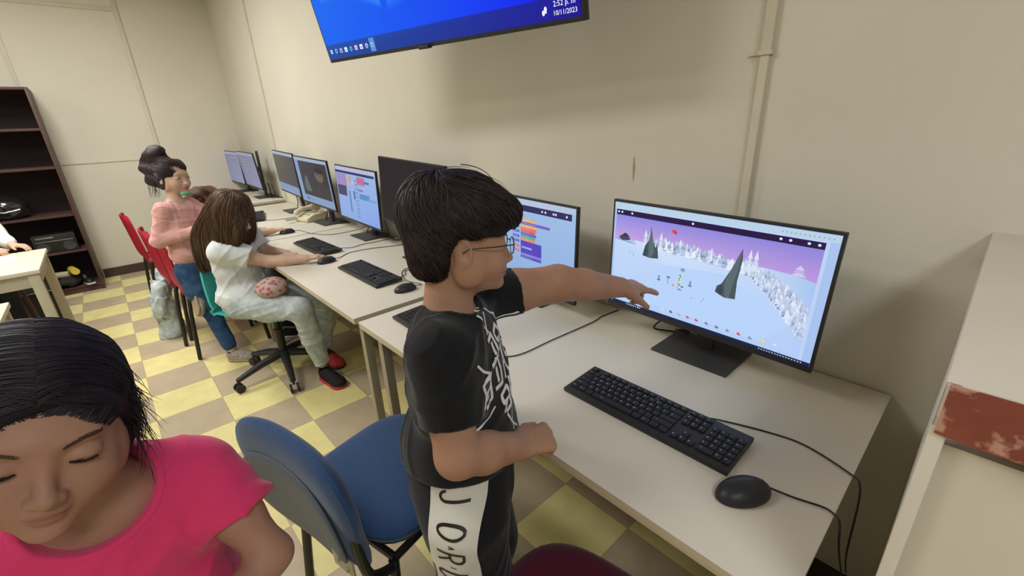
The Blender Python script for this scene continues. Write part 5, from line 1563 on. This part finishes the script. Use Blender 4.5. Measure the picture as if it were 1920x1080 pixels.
# floral bag on her lap
S = SDF(); S.ell((0, 0, 0), (.075, .085, .055), k=0); S.disp(waves(.006, (30, 70), 5)); V, F = surface(S, .006)
m = mat('floral_cloth', '#b98a88', .85, .1, var=.3, vscale=45)
def mottled(name, c1, c2, scale, lo=.45, hi=.55):
    m = mat(name, c1, .85, .1); nt = m.node_tree; N = nt.nodes; vz = N.new('ShaderNodeTexVoronoi'); vz.inputs['Scale'].default_value = scale; tc = N.new('ShaderNodeTexCoord'); nt.links.new(tc.outputs['Object'], vz.inputs['Vector'])
    rp = N.new('ShaderNodeMapRange'); rp.inputs['From Min'].default_value = lo; rp.inputs['From Max'].default_value = hi; nt.links.new(vz.outputs['Distance'], rp.inputs[0])
    mx = N.new('ShaderNodeMix'); mx.data_type = 'RGBA'; nt.links.new(rp.outputs[0], mx.inputs[0]); mx.inputs[6].default_value = (*rgb(c1), 1); mx.inputs[7].default_value = (*rgb(c2), 1)
    nt.links.new(mx.outputs[2], N['Principled BSDF'].inputs['Base Color']); return m
o = np_mesh('cloth_bag', V, F, mottled('floral_print', '#a86a70', '#c4aaa0', 38, .3, .5)); o.location = (-2.56, -.83, .635)
tag(o, 'pink floral cloth bag on the lap of the girl in the white t-shirt', 'bag')

def build_pink_girl():
    base = (-3.40, -1.06, 0)
    root = person_root('person in a pink sweater and blue jeans with one knee on a red chair', base)
    hc = np.array((-3.425, -1.030, 1.195)); HR = yaw_frame(.80, .60, math.radians(-4)); sc = 1.0
    h = _n((.74, .67, 0)); rt = np.array((h[1], -h[0], 0)); BR = np.stack([rt, h, (0, 0, 1)], 1)
    C = lambda a, f_, z: np.array((-3.40, -1.06, 0)) + rt * a + h * f_ + np.array((0, 0, z))
    S = SDF(); W = head(S, hc, HR, sc, fine=False)
    S.cap(hc + HR @ np.array((0, -.02, -.04)), C(0, 0, 1.03), .033, .040, .02); simple_torso(S, C, BR, 1.02, .70, .085)
    shR = C(.095, -.005, 1.015); elR = C(.145, -.045, .845); wrR = C(.07, .15, .885)
    S.chain([shR, elR], [.036, .03], .02); S.chain([elR, wrR], [.03, .021], .015); hand(S, wrR, tuple(h), (0, 0, -1), tuple(-rt), .85, curls=((25, 30, 20),) * 4)
    shL = C(-.095, .02, 1.015); elL = C(-.14, .10, .93); wrL = C(-.11, .27, .985)
    S.chain([shL, elL], [.036, .03], .02); S.chain([elL, wrL], [.03, .021], .015); hand(S, wrL, tuple(h), (0, 0, -1), tuple(rt), .85, curls=((15, 20, 10),) * 4)
    hipR = C(.06, .0, .62); kR = np.array((-3.300, -1.060, .37)); aR = np.array((-3.215, -1.015, .09))
    hipL = C(-.06, .0, .62); kL = np.array((-3.40, -.915, .515)); aL = np.array((-3.375, -1.125, .455))
    aL = np.array((-3.315, -1.090, .49))
    S.chain([hipR, kR, aR], [.058, .042, .028], .02); S.chain([hipL, kL, aL], [.058, .042, .028], .02)
    V, F = surface(S, .0045); np_mesh('body', V, F, M_skin3, root, {'lip': lip_attr(hc, HR, sc)(V)}); eyes(W, HR, sc, root)
    Mh = mat('dark_messy_hair', '#2a2022', .6, .3, var=.3, vscale=50); Mh2 = mat('dark_messy_strand', '#3e3032', .5, .4)
    S = SDF(); E = lambda p, r, k=.015, op='u': S.ell(W(*p), np.array(r), HR, k, op)
    E((0, -.02, .040), (.082, .098, .082), 0); E((0, .100, -.030), (.070, .065, .075), .01, 's'); E((0, -.02, -.09), (.07, .06, .05), .01, 's')
    for q in (-1, 1): E((q * .072, -.01, -.02), (.016, .036, .045), .015)
    E((-.0, -.085, .110), (.060, .058, .062), .015); E((.0, -.135, .05), (.055, .055, .065), .02); E((0, -.115, -.02), (.06, .05, .06), .02); E((.02, -.06, .150), (.045, .05, .038), .01)
    S.disp(waves(.008, (50, 110), 15, 7)); V, F = surface(S, .0045); np_mesh('hair', V, F, Mh, root); hb = bvh_of(V, F)
    P = comb(W, (0, -.02, .045), (.082, .10, .084), (0, -.9, .7), 900, lambda q: .02 if q[1] > .03 else -.05, swirl=.3, seed=8)
    P = hair_snap(P, hb, .0005, .003)
    rs = np.random.RandomState(3); Q = []
    for i in range(420):
        c = (np.array((0, -.085, .105)), np.array((0, -.125, .05)), np.array((0, -.10, -.01)))[i % 3]; a = rs.randn(3); a /= np.linalg.norm(a); bb = np.cross(a, rs.randn(3)); bb /= np.linalg.norm(bb); r0 = rs.uniform(.040, .060); t0 = rs.uniform(0, 6.28); L_ = rs.uniform(1.2, 3)
        Q.append([W(*(c + r0 * (a * math.cos(t0 + t * L_) + bb * math.sin(t0 + t * L_)))) for t in np.linspace(0, 1, 12)])
    for i in range(26):
        x = rs.uniform(.04, .07); y = rs.uniform(-.11, -.04); Q.append([W(x + .008 * math.sin(t * 4 + i), y - .02 * t, -.02 - .10 * t) for t in np.linspace(0, 1, 12)])
    strands('hair_strands', np.concatenate([P, np.array(Q)]), .0011, Mh2, root)
    S = SDF(); S.ell(W(0, .066, -.092), (.032, .022, .016), HR, 0); V, F = surface(S, .004); np_mesh('face_mask', V, F, mat('mint_cloth', '#6fb392', .8), root)
    # sweater with small sparkling studs
    Mp = mat('pink_knit', '#d3a09a', .9, .15, var=.05, bump=.3, bscale=250, sheen=.2)
    S = SDF(); S.cap(C(-.085, 0, 1.015), C(.085, 0, 1.015), .042, .042, .04); S.ell(C(0, 0, .90), (.118, .092, .15), BR, .04); S.ell(C(0, 0, .74), (.118, .098, .10), BR, .04)
    for a, b_, c in ((shR, elR, wrR), (shL, elL, wrL)):
        S.chain([a, b_], [.045, .040], .03); S.chain([b_, b_ * .12 + c * .88], [.040, .030], .012)
    S.disp(waves(.0025, (30, 70), 51, 6)); S.disp(creases(.0035, (30, 60), 52, 5)); S.half(C(0, 0, .665), (0, 0, -1), .006); S.ell(C(0, .01, 1.085), (.050, .05, .03), BR, .004, 's')
    V, F = surface(S, .0055); sw = np_mesh('sweater', V, F, Mp, root); sv = bvh_of(V, F)
    r = random.Random(3); Mst = mat('studs_pearl', '#b99a98', .25, .6, .4)
    for i in range(44):
        p = Vector(C(.10 + r.uniform(-.07, .05), .03 + r.uniform(-.06, .08), .98 + r.uniform(-.06, .07))); loc, nor, _, _ = sv.find_nearest(p); s_ = r.uniform(.003, .0055)
        b = MB(); b.box(tuple(loc + nor * .001), (s_, s_, s_), .0008); b.build('stud', Mst, sw)
    S = SDF(); S.ell(C(0, -.005, .64), (.105, .092, .075), BR, 0)
    for H_, K_, A_ in ((hipR, kR, aR), (hipL, kL, aL)):
        S.chain([H_, H_ * .5 + K_ * .5, K_], [.070, .066, .052], .03); S.chain([K_, A_ * .9 + K_ * .1], [.052, .040], .02)
    S.disp(waves(.002, (30, 80), 53, 6)); S.disp(creases(.0032, (30, 60), 54, 5)); V, F = surface(S, .006); np_mesh('jeans', V, F, M_denim, root)
    Mc = mat('patterned_canvas', '#9c9288', .8, .2, var=.35, vscale=60); Mso = mat('taupe_rubber', '#a08c74', .7, .2)
    shoe(root, (-3.245, -1.045, .004), (-3.125, -.900, .004), Mc, Mso, .9, extra=M_white)
    up = _n((-.40, .80, .10)); shoe(root, (-3.33, -1.125, .515), (-3.215, -1.140, .365), Mc, Mso, .9, up=up, extra=M_white)
build_pink_girl()

def build_curly_child():
    base = (-3.62, -.86, 0)
    root = person_root('person with curly brown hair using the furthest mouse, mostly hidden behind the long haired girl', base)
    hc = np.array((-3.56, -.865, .985)); HR = yaw_frame(.6, .8, -.2); sc = .98
    h = _n((.55, .83, 0)); rt = np.array((h[1], -h[0], 0)); BR = np.stack([rt, h, (0, 0, 1)], 1)
    C = lambda a, f_, z: np.array((-3.60, -.89, 0)) + rt * a + h * f_ + np.array((0, 0, z))
    S = SDF(); W = head(S, hc, HR, sc, fine=False); S.cap(hc + HR @ np.array((0, -.02, -.04)), C(0, 0, .83), .038, .044, .02); simple_torso(S, C, BR, .82, .54)
    shR = C(.105, .02, .815); elR = np.array((-3.46, -.68, .765)); wrR = np.array((-3.415, -.555, .772))
    S.chain([shR, elR], [.036, .03], .02); S.chain([elR, wrR], [.03, .022], .015); hand(S, wrR, (.2, 1, .05), (0, 0, -1), (-1, .2, 0), .88, curls=((18, 22, 12),) * 4, thumb=(.8, .6, .1))
    shL = C(-.105, .02, .815); elL = C(-.14, .12, .74); wrL = C(-.10, .24, .775)
    S.chain([shL, elL], [.036, .03], .02); S.chain([elL, wrL], [.03, .022], .015); hand(S, wrL, (.4, .9, 0), (0, 0, -1), (1, -.2, 0), .88, curls=((18, 22, 12),) * 4)
    legs = []
    for a in (.06, -.06):
        H_, K_, A_ = C(a, .0, .52), C(a * 1.3, .34, .51), C(a * 1.4, .30, .10); legs.append((H_, K_, A_)); S.chain([H_, K_, A_], [.058, .042, .028], .02)
    V, F = surface(S, .005); np_mesh('body', V, F, M_skin3, root, {'lip': lip_attr(hc, HR, sc)(V)}); eyes(W, HR, sc, root)
    Mh = mat('curly_brown_hair', '#5a3d2e', .65, .3, var=.3, vscale=60); Mh2 = mat('curly_brown_strand', '#7a5540', .5, .4)
    S = SDF(); E = lambda p, r, k=.015, op='u': S.ell(W(*p), np.array(r), HR, k, op)
    E((0, -.02, .04), (.088, .105, .088), 0); E((0, .105, -.03), (.07, .06, .07), .01, 's')
    for q in (-1, 1): E((q * .085, -.01, -.06), (.035, .05, .085), .02); E((q * .085, .0, -.15), (.028, .03, .05), .02)
    S.disp(waves(.010, (60, 110), 19, 6)); V, F = surface(S, .0055); np_mesh('hair', V, F, Mh, root)
    rs = np.random.RandomState(5); Q = []
    for i in range(260):
        q = 1 if i % 2 else -1; x, y = q * rs.uniform(.07, .12), rs.uniform(-.06, .04); z = rs.uniform(-.08, .08); w_ = rs.uniform(.006, .011); f_ = rs.uniform(14, 22); p0 = rs.uniform(0, 6)
        Q.append([W(x + w_ * math.cos(p0 + t * f_), y + w_ * math.sin(p0 + t * f_), z - .11 * t) for t in np.linspace(0, 1, 26)])
    strands('hair_strands', np.array(Q), .0012, Mh2, root)
    Ms = mat('grey_lilac_jersey', '#a3a4b0', .85, .15, var=.06)
    S = SDF(); S.cap(C(-.095, 0, .815), C(.095, 0, .815), .045, .045, .04); S.ell(C(0, 0, .68), (.115, .09, .17), BR, .04)
    for a, b_, c in ((shR, elR, wrR), (shL, elL, wrL)): S.chain([a, b_], [.05, .045], .03); S.chain([b_, b_ * .75 + c * .25], [.043, .040], .012)
    S.disp(waves(.0035, (30, 70), 61, 6)); S.half(C(0, 0, .52), (0, 0, -1), .006); S.ell(C(0, .01, .875), (.050, .05, .03), BR, .004, 's')
    V, F = surface(S, .007); np_mesh('sweater', V, F, Ms, root)
    S = SDF(); S.ell(C(0, -.005, .53), (.105, .095, .06), BR, 0)
    for H_, K_, A_ in legs: S.chain([H_, K_], [.066, .052], .03); S.chain([K_, A_], [.052, .040], .02)
    V, F = surface(S, .008); np_mesh('trousers', V, F, mat('grey_trousers', '#5c6068', .85), root)
    for a in (.085, -.085):
        p = C(a, .255, .002); shoe(root, p, p + h * .2, M_black_pants, mat('white_rubber', '#bdb8b0', .6), .88)
build_curly_child()

# crumpled denim jacket hanging off the red chair
S = SDF()
S.chain([(-4.04, -1.04, .50), (-4.10, -1.20, .44), (-4.12, -1.26, .26), (-4.13, -1.25, .07)], [.05, .070, .085, .085], .04, ((0, 1, .0), 1.9))
S.chain([(-3.98, -1.25, .40), (-4.0, -1.27, .22), (-4.02, -1.26, .05)], [.04, .055, .065], .04)
S.chain([(-4.18, -1.22, .06), (-3.98, -1.27, .045)], [.05, .05], .03)
S.half((0, 0, .004), (0, 0, -1), .002); S.disp(waves(.010, (30, 60), 71, 9, (1.3, 1, .6))); S.disp(creases(.011, (25, 55), 72, 6, (1.2, 1.2, .5), 4)); V, F = surface(S, .0065)
tag(np_mesh('denim_jacket', V, F, M_acid), 'crumpled pale denim jacket hanging from a red chair down to the floor', 'jacket')

def build_table_person():
    base = (-4.78, -2.12, 0)
    root = person_root('person in a dark vest over a white shirt, hand on the white table at left', base)
    h = _n((.95, .15, 0)); rt = np.array((h[1], -h[0], 0)); BR = np.stack([rt, h, (0, 0, 1)], 1)
    C = lambda a, f_, z: np.array((-4.80, -2.15, 0)) + rt * a + h * f_ + np.array((0, 0, z))
    hc = C(0, .03, 1.13); HR = yaw_frame(.95, .15, -.3); S = SDF(); W = head(S, hc, HR, 1.0, fine=False)
    S.cap(hc + HR @ np.array((0, -.02, -.04)), C(0, 0, .97), .038, .046, .02); simple_torso(S, C, BR, .95, .60)
    shL = C(-.12, .01, .94); elL = np.array((-4.66, -1.975, .80)); wrL = np.array((-4.535, -1.925, .765))
    S.chain([shL, elL], [.038, .032], .02); S.chain([elL, wrL], [.032, .024], .015); hand(S, wrL, (.55, .80, -.14), (0, 0, -1), (.9, -.4, 0), .92, curls=((18, 25, 20),) * 4)
    shR = C(.12, .01, .94); elR = C(.16, .10, .80); wrR = np.array((-4.50, -2.02, .762))
    S.chain([shR, elR], [.038, .032], .02); S.chain([elR, wrR], [.032, .024], .015); hand(S, wrR, (.75, .65, -.12), (0, 0, -1), (-.4, .9, 0), .92, curls=((35, 40, 25),) * 4)
    for a in (.06, -.06): S.chain([C(a, 0, .55), C(a, .26, .50), C(a, .24, .10)], [.06, .045, .03], .02)
    V, F = surface(S, .005); np_mesh('body', V, F, M_skin3, root, {'lip': lip_attr(hc, HR, 1.0)(V)}); eyes(W, HR, 1.0, root)
    S = SDF(); S.ell(W(0, -.02, .045), (.082, .10, .084), HR, 0); S.ell(W(0, .10, -.03), (.075, .065, .078), HR, .01, 's'); S.disp(waves(.004, (60, 110), 3)); V, F = surface(S, .006); np_mesh('hair', V, F, M_hair_b, root)
    Msh = mat('white_shirt', '#d8d8d4', .8, .15)
    S = SDF(); S.cap(C(-.11, 0, .94), C(.11, 0, .94), .046, .046, .04)
    for a, b_, c in ((shL, elL, wrL), (shR, elR, wrR)): S.chain([a, b_], [.05, .045], .03); S.chain([b_, b_ * .35 + c * .65], [.044, .042], .012)
    S.disp(waves(.003, (30, 70), 3)); V, F = surface(S, .006); np_mesh('shirt', V, F, Msh, root)
    S = SDF(); S.ell(C(0, 0, .78), (.125, .10, .20), BR, 0); S.cap(C(-.085, 0, .93), C(.085, 0, .93), .052, .052, .04); S.half(C(0, 0, .58), (0, 0, -1), .006); S.ell(C(0, .03, 1.0), (.05, .06, .07), BR, .004, 's')
    V, F = surface(S, .007); np_mesh('vest', V, F, mat('dark_green_vest', '#262e2c', .85), root)
    S = SDF(); S.ell(C(0, 0, .56), (.11, .095, .06), BR, 0)
    for a in (.06, -.06): S.chain([C(a, 0, .55), C(a, .26, .50)], [.07, .055], .03); S.chain([C(a, .26, .50), C(a, .24, .10)], [.055, .042], .02)
    V, F = surface(S, .008); np_mesh('trousers', V, F, mat('navy_trousers', '#20242e', .85), root)
    for a in (.07, -.07):
        p = C(a, .19, .002); shoe(root, p, p + h * .2, M_blk, M_blk, .88)
build_table_person()
t = thing('wooden_stool', 'plain brown stool under the person in the dark vest', 'stool', (-4.80, -2.15, 0))
b = MB(); cushion(b, .34, .32, .03, Matrix.Translation((0, 0, .475)), 4, 0); b.build('seat', M_wood, t)
for sx in (-1, 1):
    for sy in (-1, 1):
        b = MB(); b.tube([(sx * .12, sy * .11, .465), (sx * .15, sy * .14, .003)], .014, 8); b.build('leg', M_wood, t)

for o in bpy.data.objects:
    if '_off' in o: del o['_off']
# repeats share a group
GROUPS = {'monitor': 'monitors in a row on the wall desks', 'keyboard': 'black keyboards on the wall desks', 'computer_mouse': 'black mice on the wall desks',
          'desk': 'off-white desks along the wall', 'white_table': 'white tables at the left', 'ceiling_lamp': 'ceiling lamps',
          'shoe': 'shoes on the bottom bookcase shelf', 'paper_roll': 'rolls on the bottom bookcase shelf'}
for o in bpy.data.objects:
    if o.parent is None and 'label' in o and 'group' not in o:
        g = GROUPS.get(o.name.split('.')[0])
        if g: o['group'] = g
